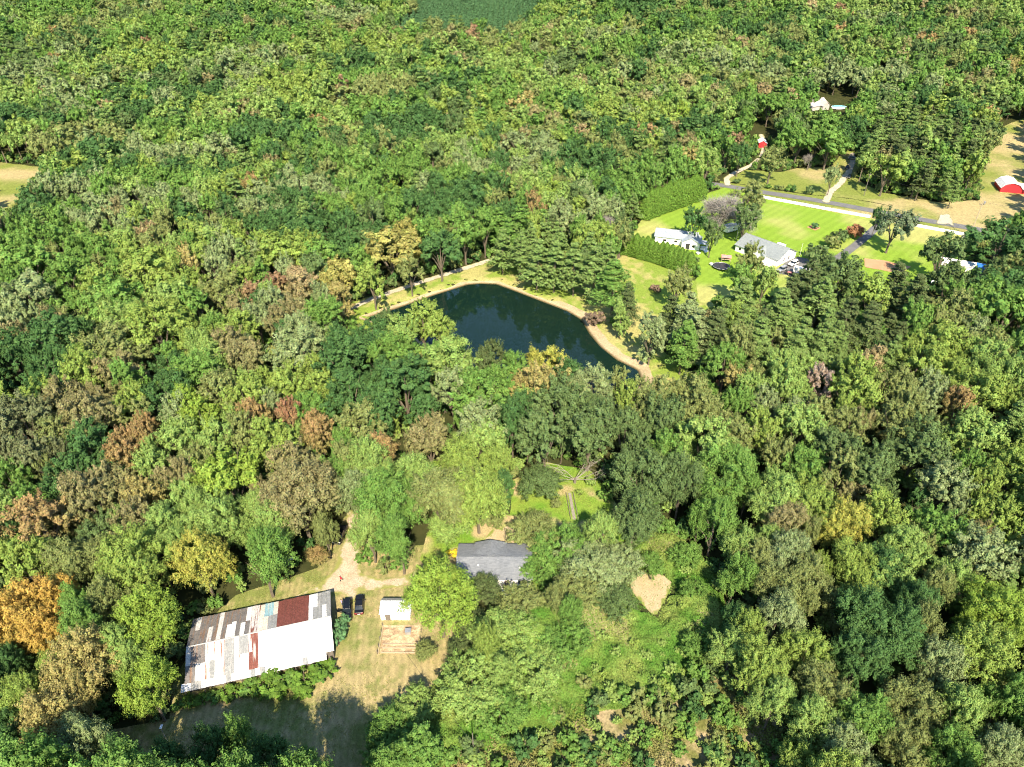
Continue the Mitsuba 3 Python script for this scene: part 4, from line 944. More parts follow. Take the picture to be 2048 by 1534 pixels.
r_ = np.random.default_rng(12)
NTH = ['first', 'second', 'third', 'fourth', 'fifth', 'sixth', 'seventh', 'eighth', 'ninth', 'tenth', 'eleventh', 'twelfth', 'thirteenth', 'fourteenth']
for j in range(14):       # the overgrown foot of the barn's south wall
    t = j / 13; key = numbered('bush'); R = (1.2 + .9 * t + (.9 if j in (8, 11) else 0)) * r_.uniform(.9, 1.1)
    place(key, proto('C' if j % 3 else 'G', 's', 1, 0, True), -57.0 + 24.2 * t, 65.0 + 6.4 * t - (1.3 if j in (8, 11) else 0), R * 1.25, R * 1.15, 's', j * 1.7)
    tag(key, f'green leafy bush along the south wall of the long barn, {NTH[j]} from its left end', 'bush', 'bushes')
# ---------------------------------------------------------------- the long barn and its patchwork roof
def streak(base, rust, amount):
    def fn(p, n, uv):
        t = fbm(p.x * 4.2 + p.y * 1.15, p.y * .3, 2, 4)
        return mix(base, rust, smoothstep(1 - amount, 1.15 - amount, t)) * (.85 + .25 * noise(p.x * 3, p.y * 3))
    return fn
def metal(key, fn, rough=.45, m=.0): plain(key, fn, rough, m, .5)
metal('sheet_white', streak((.70, .71, .71), (.50, .51, .50), .36))
metal('sheet_pale_grey', streak((.50, .54, .58), (.42, .46, .50), .4))
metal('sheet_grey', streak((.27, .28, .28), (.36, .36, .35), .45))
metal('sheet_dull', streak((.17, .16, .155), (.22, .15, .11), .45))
metal('sheet_brown', streak((.17, .06, .05), (.14, .055, .045), .4))
metal('sheet_blue', streak((.26, .42, .47), (.42, .46, .44), .45))
metal('sheet_cream', streak((.62, .56, .48), (.5, .38, .3), .35))
metal('sheet_rust', streak((.55, .53, .51), (.20, .075, .055), .50))
metal('sheet_red', streak((.19, .07, .05), (.50, .46, .43), .42))
metal('sheet_spotted', streak((.55, .54, .52), (.30, .16, .11), .42))
plain('old_wood', lambda p, n, uv: mix((.12, .105, .09), (.19, .165, .14), fbm(p.x * 2, p.y * 2, p.z * .6, 3)), .9)
plain('pale_wood', (.42, .34, .24), .8)
plain('white_paint', (.80, .80, .78), .5)
plain('black_paint', (.008, .009, .011), .22, 0, .5)
plain('maroon_paint', (.09, .006, .01), .2)
plain('silver_paint', (.42, .44, .46), .3, .5)
plain('dark_glass', (.012, .018, .024), .06, 0, .7)
plain('tyre', (.02, .02, .02), .8)
plain('chrome', (.6, .6, .62), .25, 1.0)
plain('lamp_clear', (.75, .77, .8), .15)
plain('lamp_red', (.45, .01, .01), .2)
plain('red_siding', (.50, .025, .035), .6)
plain('teal', (.05, .50, .55), .6)
plain('coral', (.62, .22, .2), .6)
plain('blue_tarp', (.03, .16, .55), .5)
plain('dark_metal', (.05, .05, .055), .5, .3)
plain('pool_blue', (.25, .65, .78), .15)
plain('galvanised', (.45, .46, .47), .45, .6)
plain('stone', lambda p, n, uv: mix((.36, .34, .31), (.5, .48, .44), fbm(p.x * 3, p.y * 3, p.z * 3, 3)), .9)
def shingle(a, b):
    def fn(p, n, uv):
        c = cell_rand(dr.floor(p.x * 1.6 + .5 * dr.floor(p.z * 9)), dr.floor(p.y * 2.2), dr.floor(p.z * 9))
        return mix(a, b, .55 * c + .45 * fbm(p.x * .7, p.y * .7, 4, 3))
    return fn
plain('shingle_grey', shingle((.11, .125, .145), (.20, .215, .235)), .9)
plain('shingle_slate', shingle((.17, .20, .21), (.25, .28, .285)), .9)
plain('shingle_tan', shingle((.34, .31, .28), (.46, .42, .39), ), .9)
bt = thing('long_barn', 'long low barn with a patchwork roof of white, grey, brown and rusted metal sheets', 'barn')
F = frame(-33.62, 80.02, math.atan2(-.2602, -.9656))
def northz(v): return 4.6 + v * (1.7 / 7.4)
def southz(v): return 4.6 - v * (1.75 / 6.2)
W_, LB = .8125, 25.2
def sheet_at(u0, u1, v0, v1, z0, z1, mat, n):
    add('panel', F(ribbed([u0, v0, z0], [u1 - u0, 0, 0], [0, v1 - v0, z1 - z0], n)), mat, f'{bt}__roof')
rf = add('roof', F(join([slab([[0, -.14, 4.60], [LB, -.14, 4.60], [LB, 0, 4.70], [0, 0, 4.70]][::-1], .02), slab([[0, 0, 4.70], [LB, 0, 4.70], [LB, .14, 4.60], [0, .14, 4.60]][::-1], .02)])), 'sheet_grey', bt)
NUP = ['sheet_grey'] * 3 + ['sheet_white'] * 2 + ['sheet_brown'] * 7 + ['sheet_cream'] + ['sheet_blue'] * 2 + ['sheet_cream'] + ['sheet_rust', 'sheet_rust'] + ['sheet_white'] + ['sheet_dull'] * 5 + ['sheet_spotted', 'sheet_dull', 'sheet_dull', 'sheet_dull', 'sheet_dull', 'sheet_spotted', 'sheet_dull']
NLO = ['sheet_grey', 'sheet_white', 'sheet_grey', 'sheet_grey', 'sheet_white'] + ['sheet_brown'] * 7 + ['sheet_grey'] * 2 + ['sheet_cream'] * 2 + ['sheet_rust', 'sheet_rust'] + ['sheet_dull'] + ['sheet_white'] * 1 + ['sheet_dull', 'sheet_white', 'sheet_white', 'sheet_dull', 'sheet_spotted', 'sheet_dull', 'sheet_spotted', 'sheet_dull', 'sheet_dull', 'sheet_dull', 'sheet_dull']
SUP = ['sheet_white'] * 16 + ['sheet_red', 'sheet_rust', 'sheet_grey', 'sheet_grey', 'sheet_pale_grey', 'sheet_grey', 'sheet_grey', 'sheet_spotted', 'sheet_pale_grey', 'sheet_spotted', 'sheet_spotted', 'sheet_dull', 'sheet_dull', 'sheet_dull', 'sheet_spotted']  # west-end sheets picked darker: patchwork greys plus painted-in shade of nearby trees
SLO = ['sheet_white'] * 16 + ['sheet_red'] * 2 + ['sheet_white', 'sheet_spotted', 'sheet_white'] + ['sheet_grey'] * 2 + ['sheet_spotted', 'sheet_white', 'sheet_grey'] + ['sheet_spotted', 'sheet_white', 'sheet_spotted', 'sheet_dull', 'sheet_dull']  # darker western sheets here also paint in tree shade, beside real rust
r_ = np.random.default_rng(3)
for k in range(31):
    u0, u1 = k * W_, (k + 1) * W_ - .012
    j = r_.uniform(-.05, .05, 4); h = r_.uniform(0, .012, 4)
    sp = -3.9 + r_.uniform(-.15, .15) if 5 <= k <= 11 or 16 <= k <= 17 else -3.7 + r_.uniform(-.5, .5)
    sheet_at(u0, u1, -7.45 + j[0] * 1.5, sp - .02, northz(-7.45) + h[0], northz(sp) + h[0], NUP[k], 4)
    sheet_at(u0, u1, sp - .1, -.05, northz(sp - .1) + .03 + h[1], northz(-.05) + .03 + h[1], NLO[k], 4)
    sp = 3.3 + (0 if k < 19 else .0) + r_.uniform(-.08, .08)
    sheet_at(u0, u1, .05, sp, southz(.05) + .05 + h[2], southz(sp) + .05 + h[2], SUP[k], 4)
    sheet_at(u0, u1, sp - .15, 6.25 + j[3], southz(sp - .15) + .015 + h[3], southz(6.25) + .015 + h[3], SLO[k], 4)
    if k > 0: sheet_at(u0 + .6, u1 + .6, 6.05, 7.45 + j[2], 2.80, 2.42, 'sheet_white' if r_.random() < .75 else 'sheet_grey', 4)
def wall_boards(name, mat, length, zf, at_, w=.30):
    k = int(length / w)
    for j in range(k):
        a, b = j * length / k, (j + 1) * length / k - .02
        add('board', F(at_(a, b, zf((a + b) / 2))), mat, name)
for nm, fn in (('east_wall', lambda a, b, z: box(.25, .30, -7.1 + a, -7.1 + b, 0, z)), ('west_wall', lambda a, b, z: box(LB - .3, LB - .25, -7.1 + a, -7.1 + b, 0, z))):
    add('wall', F(box(.31, .36, -7.1, 6.0, .05, 2.6) if nm == 'east_wall' else box(LB - .36, LB - .31, -7.1, 6.0, .05, 2.6)), 'old_wood', bt)
    wl = [k for k in scene if k.startswith(bt + '__wall')][-1]
    wall_boards(wl, 'old_wood', 13.1, lambda v: (northz(v - 7.1) if v < 7.1 else southz(v - 7.1)) - .12, fn, .6)
for v0 in (-7.1, 6.0):
    add('wall', F(box(.3, LB - .3, v0, v0 + .06, 0, 2.72)), 'old_wood', bt)
for k in range(9): add('post', F(tube([[.8 + k * 3.05, 7.2, 0], [.8 + k * 3.05, 7.2, 2.4]], .08, 6)), 'old_wood', bt)
# ---------------------------------------------------------------- general gabled building
def gabled(key, F, L, D, eave, ridge, wallm, roofm, over=.4, axis_mid=.5, windows=(), doors=(), gable_windows=()):
    """Ridge along local x (0..L), depth local y (0..D, y=0 the near side)."""
    yr = D * axis_mid
    pent = lambda x: trimesh.Trimesh([[x, 0, 0], [x, D, 0], [x, D, eave], [x, yr, ridge], [x, 0, eave]], [[0, 2, 1], [0, 3, 2], [0, 4, 3]], process=False)
    add('wall', F(box(0, L, 0, .15, 0, eave)), wallm, key); add('wall', F(box(0, L, D - .15, D, 0, eave)), wallm, key)
    for x in (0, L - .15):
        m = trimesh.creation.extrude_polygon(Polygon([(.152, 0), (D - .152, 0), (D - .152, eave), (yr, ridge - .06), (.152, eave)]), .15)
        m.vertices = np.c_[x + m.vertices[:, 2], m.vertices[:, 0], m.vertices[:, 1]]; m.invert() if m.volume < 0 else None
        add('wall', F(m), wallm, key)
    s0 = (ridge - eave) / yr; s1 = (ridge - eave) / (D - yr)
    a = add('roof', F(slab([[-over, -over, eave - over * s0 + .1], [L + over, -over, eave - over * s0 + .1], [L + over, yr, ridge + .1], [-over, yr, ridge + .1]], .14)), roofm, key)
    b = add('roof', F(slab([[-over, yr, ridge + .1], [L + over, yr, ridge + .1], [L + over, D + over, eave - over * s1 + .1], [-over, D + over, eave - over * s1 + .1]], .14)), roofm, key)
    add('ridge_cap', F(tube([[-over, yr, ridge + .11], [L + over, yr, ridge + .11]], .09, 5)), roofm, key)
    for x, w, z, h in windows:
        q = add('window', F(box(x - w / 2, x + w / 2, -.04, .02, z, z + h)), 'white_paint', key)
        add('pane', F(box(x - w / 2 + .08, x + w / 2 - .08, -.055, -.02, z + .08, z + h - .08)), 'dark_glass', q)
    for x, w, h in doors: add('door', F(box(x - w / 2, x + w / 2, -.05, .02, 0.02, h)), 'old_wood', key)
    for end, y_, w, z, h in gable_windows:
        x0 = L if end else 0; sx = 1 if end else -1
        q = add('window', F(box(min(x0, x0 + sx * .04), max(x0, x0 + sx * .04), y_ - w / 2, y_ + w / 2, z, z + h)), 'white_paint', key)
        add('pane', F(box(min(x0 + sx * .03, x0 + sx * .055), max(x0 + sx * .03, x0 + sx * .055), y_ - w / 2 + .08, y_ + w / 2 - .08, z + .08, z + h - .08)), 'dark_glass', q)
    return a, b
# small metal shed
k = thing('metal_shed', 'small white metal shed with a ribbed roof beside the lime-green tree', 'shed')
F = frame(-25.2, 82.5, 0)
gabled(k, F, 5.6, 3.5, 1.9, 2.6, 'white_paint', 'sheet_pale_grey', .2, .68, doors=[(1.4, 1.0, 1.9)])
for j in range(6):
    add('sheet', F(ribbed([-.2 + j * 1.0, -.2, 1.96], [.98, 0, 0], [0, 2.56, .75], 5)), 'sheet_pale_grey', f'{k}__roof'); add('sheet', F(ribbed([-.2 + j * 1.0, 2.38, 2.72], [.98, 0, 0], [0, 1.32, -.83], 5)), 'sheet_grey', f'{k}__roof_001')
# grey-shingled house
k = thing('shingled_house', 'single-storey house with a dark grey shingled roof half hidden by trees', 'house')
F = frame(-10.8, 90.3, 0)
gabled(k, F, 14.5, 8.6, 2.9, 4.6, 'white_paint', 'shingle_grey', .45, .44, windows=[(2, 1.2, 1, 1.2), (6, 1.2, 1, 1.2), (12.6, 1.2, 1, 1.2)], doors=[(9.8, 1, 2.1)])
a_ = slab([[3.0, 9.15, 3.12], [6.4, 9.15, 3.95], [6.4, 4.3, 4.62], [3.0, 5.0, 4.2]][::-1], .1); b_ = slab([[6.4, 9.15, 3.95], [9.8, 9.15, 3.12], [9.8, 5.0, 4.2], [6.4, 4.3, 4.62]][::-1], .1)
add('porch_roof', F(a_), 'shingle_grey', k); add('porch_roof', F(b_), 'shingle_grey', k)
g_ = trimesh.creation.extrude_polygon(Polygon([(3.3, 0), (9.5, 0), (9.5, 3.0), (6.4, 3.8), (3.3, 3.0)]), .12); g_.vertices = np.c_[g_.vertices[:, 0], 8.78 + g_.vertices[:, 2], g_.vertices[:, 1]]; g_.invert() if g_.volume < 0 else None
add('porch_gable', F(g_), 'white_paint', k)
for x in (4.0, 12.4): v_ = add('vent_pipe', F(tube([[x, 1.6 if x > 5 else 2.2, 3.3], [x, 1.6 if x > 5 else 2.2, 4.15]], .16, 8)), 'white_paint', k)
pd = add('porch', F(box(8.4, 14.4, -2.2, -.06, .0, .35)), 'white_paint', k)
for x in np.arange(8.5, 14.4, 1.45): add('post', F(box(x - .05, x + .05, -2.2, -2.1, .35, 1.35)), 'white_paint', pd)
add('rail', F(box(8.4, 14.4, -2.2, -2.12, 1.352, 1.45)), 'white_paint', pd)
for y0, z0 in ((-2.35, 2.2), (-1.6, 2.35), (-.85, 2.5)): pass
# ---------------------------------------------------------------- vehicles
def wheel(Fm, x, y, r, parent):
    m = trimesh.creation.cylinder(r, .22, sections=14); m.apply_transform(trimesh.transformations.rotation_matrix(math.pi / 2, [0, 1, 0])); m.apply_translation([x, y, r])
    w = add('wheel', Fm(m), 'tyre', parent)
    m = trimesh.creation.cylinder(r * .58, .235, sections=10); m.apply_transform(trimesh.transformations.rotation_matrix(math.pi / 2, [0, 1, 0])); m.apply_translation([x, y, r])
    add('rim', Fm(m), 'chrome', w)
def car(name, label, x, y, fwd, paint_, L=4.5, Wd=1.82, Hh=1.45, kind='sedan', group=None, rearpaint=None, open_door=False, cat='car'):
    key = thing(name, label, cat, group); z = float(ground(x, y)) + (.13 if y < 150 else .26)
    F = frame(x, y, math.atan2(fwd[1], fwd[0]) - math.pi / 2, z)
    hb = .62 if kind == 'sedan' else .80
    add('body', F(hull_box(Wd, L, hb, .2, (.94, .97), .26)), paint_, key, smooth=50)
    if kind == 'sedan': c0, cl, tp, sh = -.25, .56 * L, (.80, .58), .0
    elif kind == 'suv': c0, cl, tp, sh = -.55, .68 * L, (.82, .78), -.12
    else: c0, cl, tp, sh = .15, .36 * L, (.84, .70), -.08
    top = Hh - .04
    cab = hull_box(Wd * .93, cl, top - hb - .1, .12, tp, hb + .06, sh); cab.apply_translation([0, c0, 0]); add('windows', F(cab), 'dark_glass', key, smooth=50)
    rl = cl * tp[1] - .05
    ro = hull_box(Wd * .93 * tp[0] + .02, rl, .16, .06, (1, 1), top - .10); ro.apply_translation([0, c0 + sh, 0]); add('roof', F(ro), paint_, key, smooth=50)
    for sx in (-1, 1):
        for yb in (c0 + sh - cl * .02,):
            add('pillar', F(tube([[sx * Wd * .93 / 2 * .985, yb, hb + .1], [sx * Wd * .93 / 2 * (tp[0] + .02), yb, top - .05]], .045, 5)), paint_, key)
        add('headlight', F(hull_box(.38, .30, .17, .06, (.9, .9), hb - .02) .apply_translation([sx * Wd * .36, L / 2 - .20, 0])), 'lamp_clear', key, smooth=40)
        add('tail_light', F(hull_box(.34, .16, .2, .05, (1, 1), hb - .04).apply_translation([sx * Wd * .36, -L / 2 + .10, 0])), 'lamp_red', key, smooth=40)
        add('mirror', F(hull_box(.22, .14, .16, .05, (1, 1), hb + .16).apply_translation([sx * (Wd / 2 + .10), c0 + cl * .36, 0])), paint_, key)
        for yy in (.31 * L, -.30 * L): wheel(F, sx * (Wd / 2 - .10), yy, .33 if kind == 'sedan' else .38, key)
        if kind == 'suv': add('roof_rail', F(tube([[sx * Wd * .33, c0 - rl * .42, top + .09], [sx * Wd * .33, c0 + rl * .36, top + .09]], .025, 5)), 'chrome', key)
    add('bumper', F(hull_box(Wd * .9, .22, .26, .08, (1, 1), .32).apply_translation([0, L / 2 - .07, 0])), 'dark_metal', key, smooth=40)
    rb = add('bumper', F(hull_box(Wd * .92, .34, .40, .1, (.96, 1), .34).apply_translation([0, -L / 2 + .12, 0])), rearpaint or paint_, key, smooth=40)
    add('number_plate', F(box(-.26, .26, -L / 2 - .09, -L / 2 - .055, .55, .68)), 'white_paint', rb)
    add('grille', F(box(-.42, .42, L / 2 - .02, L / 2 + .045, .60, .74)), 'chrome', key)
    if kind == 'pickup':
        add('cargo_bed', F(join([box(-Wd * .40, Wd * .40, -L * .47, -L * .12, hb + .262, hb + .275), box(-Wd * .46, -Wd * .40, -L * .47, -L * .12, hb + .2, hb + .42), box(Wd * .40, Wd * .46, -L * .47, -L * .12, hb + .2, hb + .42)])), 'dark_metal', key)
    if open_door:
        s_ = open_door
        m = join([box(0, .07, -.55, .55, .35, 1.02), box(0, .05, -.5, .45, 1.02, 1.10)])
        m.apply_transform(trimesh.transformations.rotation_matrix(math.radians(s_ * 68), [0, 0, 1], [0, .55, 0])); m.apply_translation([s_ * (Wd / 2), c0 + cl * .05 + .1, 0])
        add('door', F(m), paint_, key)
    return key
car('parked_suv', 'black sport utility vehicle with a side door open beside the barn', -32.0, 84.3, (.17, -.985), 'black_paint', 4.75, 1.88, 1.75, 'suv', open_door=1)
car('parked_sedan', 'black sedan with a dark red tail parked on the grass', -29.85, 85.6, (-.13, .99), 'black_paint', 4.5, 1.8, 1.42, 'sedan', rearpaint='maroon_paint')
car('dark_pickup', 'dark pickup truck in the shade at the edge of the dirt driveway', -37.4, 103.8, (-.12, -.99), 'black_paint', 5.2, 1.9, 1.8, 'pickup', cat='pickup truck')
car('white_car', 'white sport utility vehicle on the parking area beside the white house', 108.7, 243.6, (-.80, -.60), 'white_paint', 4.9, 1.9, 1.75, 'suv')
car('silver_car', 'silver sport utility vehicle in front of the white one by the white house', 102.6, 238.3, (-.80, -.60), 'silver_paint', 4.8, 1.9, 1.75, 'suv')
car('far_car', 'dark car half in shade on the gravel driveway across the road', 173.6, 350.0, (-.55, -.83), 'black_paint', 4.6, 1.85, 1.5, 'sedan')
car('far_car', 'dark car with a pale front further up the gravel driveway', 178.9, 365.5, (-.5, -.86), 'black_paint', 4.6, 1.85, 1.5, 'sedan')
car('far_car', 'silver car at the top end of the gravel driveway', 188.4, 382.0, (.95, -.3), 'silver_paint', 4.6, 1.85, 1.6, 'suv')
def trailer(name, label, cat, x, y, ang, L, Wd, Hh, mat, box_body=True):
    k = thing(name, label, cat); F = frame(x, y, ang, float(ground(x, y)) + .25)
    if box_body:
        add('body', F(hull_box(Wd, L, Hh - .5, .15, (1, 1), .5)), mat, k, smooth=40); add('window', F(box(-Wd / 2 - .02, -Wd / 2 + .05, -.8, .5, 1.5, 2.0)), 'dark_glass', k); add('window', F(box(Wd / 2 - .05, Wd / 2 + .02, -.8, .5, 1.5, 2.0)), 'dark_glass', k)
    else:
        add('bed', F(join([box(-Wd / 2, Wd / 2, -L / 2, L / 2, .5, .56)] + [box(sx * Wd / 2 - .04, sx * Wd / 2 + .04, -L / 2, L / 2, .56, .95) for sx in (-1, 1)])), mat, k)
        add('load', F(hull_box(Wd * .6, L * .5, .4, .1, (.8, .8), .57)), 'coral', k)
    for sx in (-1, 1): wheel(F, sx * (Wd / 2 - .05), 0, .36, k)
    add('tow_bar', F(tube([[0, L / 2, .55], [0, L / 2 + 1.1, .5]], .05, 5)), 'dark_metal', k)
    return k, F
trailer('utility_trailer', 'small dark open trailer beside the silver car', 'trailer', 104.4, 235.3, .95, 3.4, 1.7, 1, 'dark_metal', False)
trailer('cargo_trailer', 'white boxy cargo trailer at the edge of the trees by the parked cars', 'trailer', 108.6, 235.2, 1.0, 5.5, 2.3, 2.7, 'white_paint')
k, F = trailer('camper', 'long white camper under the bare grey tree behind the workshop', 'camper', 94.0, 277.6, -1.0, 8.5, 2.4, 2.9, 'white_paint')
add('awning', F(slab([[-3.4, -3.2, 2.2], [-1.2, -3.2, 2.7], [-1.2, 2.8, 2.7], [-3.4, 2.8, 2.2]], .05)), 'sheet_white', k)
for yy in (-3.1, 2.7): add('awning_pole', F(tube([[-3.35, yy, 0], [-3.35, yy, 2.2]], .04, 5)), 'galvanised', k)
# ---------------------------------------------------------------- the far homestead
k = thing('workshop', 'long white workshop with a pale grey metal roof behind the short hedge', 'workshop')
F = frame(59.0, 266.0, math.atan2(-5.0, 15.5))
metal('sheet_pale', streak((.30, .345, .38), (.25, .29, .32), .4))
gabled(k, F, 16.5, 8.0, 3.0, 4.8, 'white_paint', 'sheet_pale', .5, .5, windows=[(4, 1.4, 1.1, 1.0), (8.5, 1.4, 1.1, 1.0)])
F2 = lambda m: F(moved(m, np.array([[0, 1, 0], [-1, 0, 0], [0, 0, 1.0]]), np.array([11.2, 4.6, 0])))
# cross wing: ridge runs towards the near side
gabled(k, F2, 7.6, 7.0, 3.0, 4.9, 'white_paint', 'sheet_pale', .4, .5, gable_windows=[(1, 4.6, 1.3, 1.0, 1.1)])
add('roof_vent', F(box(8.6, 10.3, 4.9, 5.9, 4.2, 4.75)), 'dark_metal', k)
add('porch_floor', F(box(18.6, 21.4, -2.4, 1.6, .2, .36)), 'white_paint', k)
add('porch_roof', F(slab([[18.3, -2.6, 3.0], [21.6, -2.6, 2.5], [21.6, 1.8, 2.5], [18.3, 1.8, 3.0]], .1)), 'sheet_pale', k)
for y_ in (-2.4, 1.6): add('post', F(box(21.3, 21.42, y_ - .06, y_ + .06, .36, 2.45)), 'white_paint', k)
add('door', F2(box(7.602, 7.66, 1.6, 3.2, .22, 2.4)), 'dark_metal', k)
k = thing('white_house', 'white house with a slate-grey shingled roof beside the striped lawn', 'house')
F = frame(89.9, 257.4, math.atan2(-15.3, 12.3))
gabled(k, F, 19.2, 12.6, 2.9, 5.9, 'white_paint', 'shingle_slate', .5, .5, windows=[(2.2, 1.1, 1.0, 1.3), (4.8, 1.1, 1.0, 1.3)], gable_windows=[(1, 4.4, .9, 1.1, 1.3), (1, 7.6, .9, 1.1, 1.3), (0, 5, 1, 1.1, 1.3)])
F2 = lambda m: F(moved(m, np.array([[0, 1, 0], [-1, 0, 0], [0, 0, 1.0]]), np.array([7.6, 5.5, 0])))
gabled(k, F2, 6.6, 6.4, 2.9, 5.0, 'white_paint', 'shingle_slate', .4, .5)
dk = add('deck', F(box(13.2, 18.8, -3.4, -.06, .5, .7)), 'white_paint', k)
for x in np.arange(13.3, 18.9, .9): add('baluster', F(box(x - .04, x + .04, -3.4, -3.32, .7, 1.6)), 'old_wood', dk)
add('handrail', F(box(13.2, 18.9, -3.42, -3.3, 1.602, 1.70)), 'old_wood', dk)
add('dormer', F(box(13.0, 16.2, 7.6, 9.0, 4.7, 5.75)), 'white_paint', k)
add('vent_pipe', F(tube([[4.2, 3.4, 4.2], [4.2, 3.4, 5.1]], .14, 6)), 'dark_metal', k)
def pole(name, label, x, y, h, r, mat, arm=0.0, cat='pole'):
    k = thing(name, label, cat); z = float(ground(x, y))
    add('shaft', moved(tube([[0, 0, -.2], [0, 0, h]], [r, r * .7], 8), np.eye(3), np.array([x, y, z])), mat, k)
    return k, z
k, z = pole('utility_pole', 'tall wooden utility pole at the corner of the white fence', 192.4, 271.7, 16, .17, 'pale_wood', cat='utility pole')
add('crossarm', box(191.2, 193.6, 271.6, 271.8, 14.2, 14.4), 'old_wood', k); add('transformer', moved(tube([[0, 0, 0], [0, 0, 1.1]], .3, 10), np.eye(3), np.array([192.9, 271.4, 14.5])), 'galvanised', k)
k2, z = pole('utility_pole', 'shorter dark utility pole beside the gravel driveway across the road', 170.0, 323.3, 11, .16, 'old_wood', cat='utility pole')
add('crossarm', box(169.2, 170.8, 323.2, 323.4, 10.2, 10.35), 'old_wood', k2)
pole('light_pole', 'slim pale light pole standing between the workshop and the white house', 93.3, 268.0, 9, .1, 'galvanised')
pole('flagpole', 'slim white flagpole on the lawn right of the white house', 113.9, 251.3, 6, .06, 'white_paint')
def wire(name, label, a, b, sag):
    t = np.linspace(0, 1, 24)[:, None]; a, b = np.array(a, float), np.array(b, float); p = a + (b - a) * t; p[:, 2] -= sag * 4 * (t * (1 - t))[:, 0]
    tag(add(name, tube(p, .025, 4), 'dark_metal'), label, 'wire')
wire('overhead_wire', 'overhead wire from the corner utility pole to the pole across the road', (192.4, 271.7, 15.2), (170.0, 323.3, 10.6), 1.2)
wire('overhead_wire', 'overhead wire running off along the road past the right edge of the photo', (192.4, 271.7, 15.2), (255, 245, 15), 1.5)
wire('overhead_wire', 'pale overhead line crossing the field to the foot of the photo', (-19.5, 74.5, 2.0), (-5, 54, 6.5), .3)
k, z = pole('yard_light', 'thin pole with a lamp in the shaded lower left of the field', -55.0, 57.5, 7.0, .07, 'galvanised')
add('lamp_head', hull_box(.35, .7, .2, .06).apply_translation([-55.0, 57.7, 6.95]), 'lamp_clear', k)
k, z = pole('weed_pole', 'short dark pole standing in the weeds at the bottom of the photo', -6.2, 57.0, 6.5, .11, 'old_wood')
# fence
fk = thing('white_fence', 'white board fence along the lawn beside the asphalt road', 'fence')
def fence(a, b):
    L = math.dist(a, b); n = max(1, round(L / 2.9)); ang = math.atan2(b[1] - a[1], b[0] - a[0])
    for j in range(n):
        F = frame(a[0] + (b[0] - a[0]) * j / n, a[1] + (b[1] - a[1]) * j / n, ang); s = L / n
        add('post', F(box(-.08, .08, -.08, .08, 0, 1.55)), 'white_paint', fk)
        for z0 in (.16, .62, 1.08): add('board', F(box(.085, s - .085, -.03, .03, z0, z0 + .40)), 'white_paint', fk)
fence((118.5, 319.8), (160.0, 293.2)); fence((168.0, 287.8), (191.2, 272.8)); fence((191.2, 272.6), (182.5, 263.2)); 
k = thing('gate_pillar', 'white gate pillar where the asphalt driveway meets the road', 'pillar')
add('shaft', box(162.3, 163.1, 288.0, 288.8, .1, 1.5), 'white_paint', k); add('cap', box(162.2, 163.2, 287.9, 288.9, 1.502, 1.65), 'white_paint', k)
# garden things
k = thing('trampoline', 'large round dark trampoline on the lawn left of the white house', 'trampoline'); F = frame(80.2, 241.2, 0, .1)
a = np.linspace(0, 2 * np.pi, 33); add('ring', F(tube(np.c_[3.2 * np.cos(a), 3.2 * np.sin(a), a * 0 + .9], .09, 6)), 'galvanised', k)
m = trimesh.creation.cylinder(3.1, .03, sections=32); m.apply_translation([0, 0, .9]); add('mat', F(m), 'dark_metal', k)
for j in range(6): q = j * np.pi / 3; add('leg', F(tube([[3.2 * np.cos(q), 3.2 * np.sin(q), 0], [3.2 * np.cos(q), 3.2 * np.sin(q), 2.6]], .05, 5)), 'dark_metal', k)
k = thing('play_house', 'childrens play frame with a coral and teal canopy behind the trampoline', 'play frame'); F = frame(83.6, 247.4, -.2, .1)
for x in (-1.7, 1.7):
    for y_ in (-1.1, 1.1): add('post', F(box(x - .07, x + .07, y_ - .07, y_ + .07, 0, 2.2)), 'pale_wood', k)
add('canopy', F(slab([[-1.9, -1.3, 1.9], [1.9, -1.3, 1.9], [1.9, 0, 2.6], [-1.9, 0, 2.6]], .05)), 'coral', k)
add('canopy', F(slab([[-1.9, 0, 2.6], [1.9, 0, 2.6], [1.9, 1.3, 1.9], [-1.9, 1.3, 1.9]], .05)), 'white_paint', k)
for x in (-1.2, 1.2): add('flag', F(slab([[x - .5, .1, 2.63], [x + .5, .1, 2.63], [x + .5, 1.2, 2.03], [x - .5, 1.2, 2.03]], .02)), 'teal', k)
add('platform', F(box(-1.6, 1.6, -1.0, 1.0, 1.0, 1.1)), 'pale_wood', k)
for x, y_, l in ((74.3, 253.8, 'round white table on the lawn near the end of the short hedge'), (77.7, 255.6, 'round white table on the lawn nearer the workshop porch'), (77.2, 243.4, 'small white round table at the left of the trampoline')):
    k = thing('garden_table', l, 'table'); F = frame(x, y_, 0, .1)
    m = trimesh.creation.cylinder(.95, .06, sections=20); m.apply_translation([0, 0, .75]); add('table_top', F(m), 'white_paint', k); add('pedestal', F(tube([[0, 0, 0], [0, 0, .72]], .12, 8)), 'white_paint', k)
    m = trimesh.creation.cylinder(.5, .05, sections=16); m.apply_translation([0, 0, .03]); add('base', F(m), 'white_paint', k)
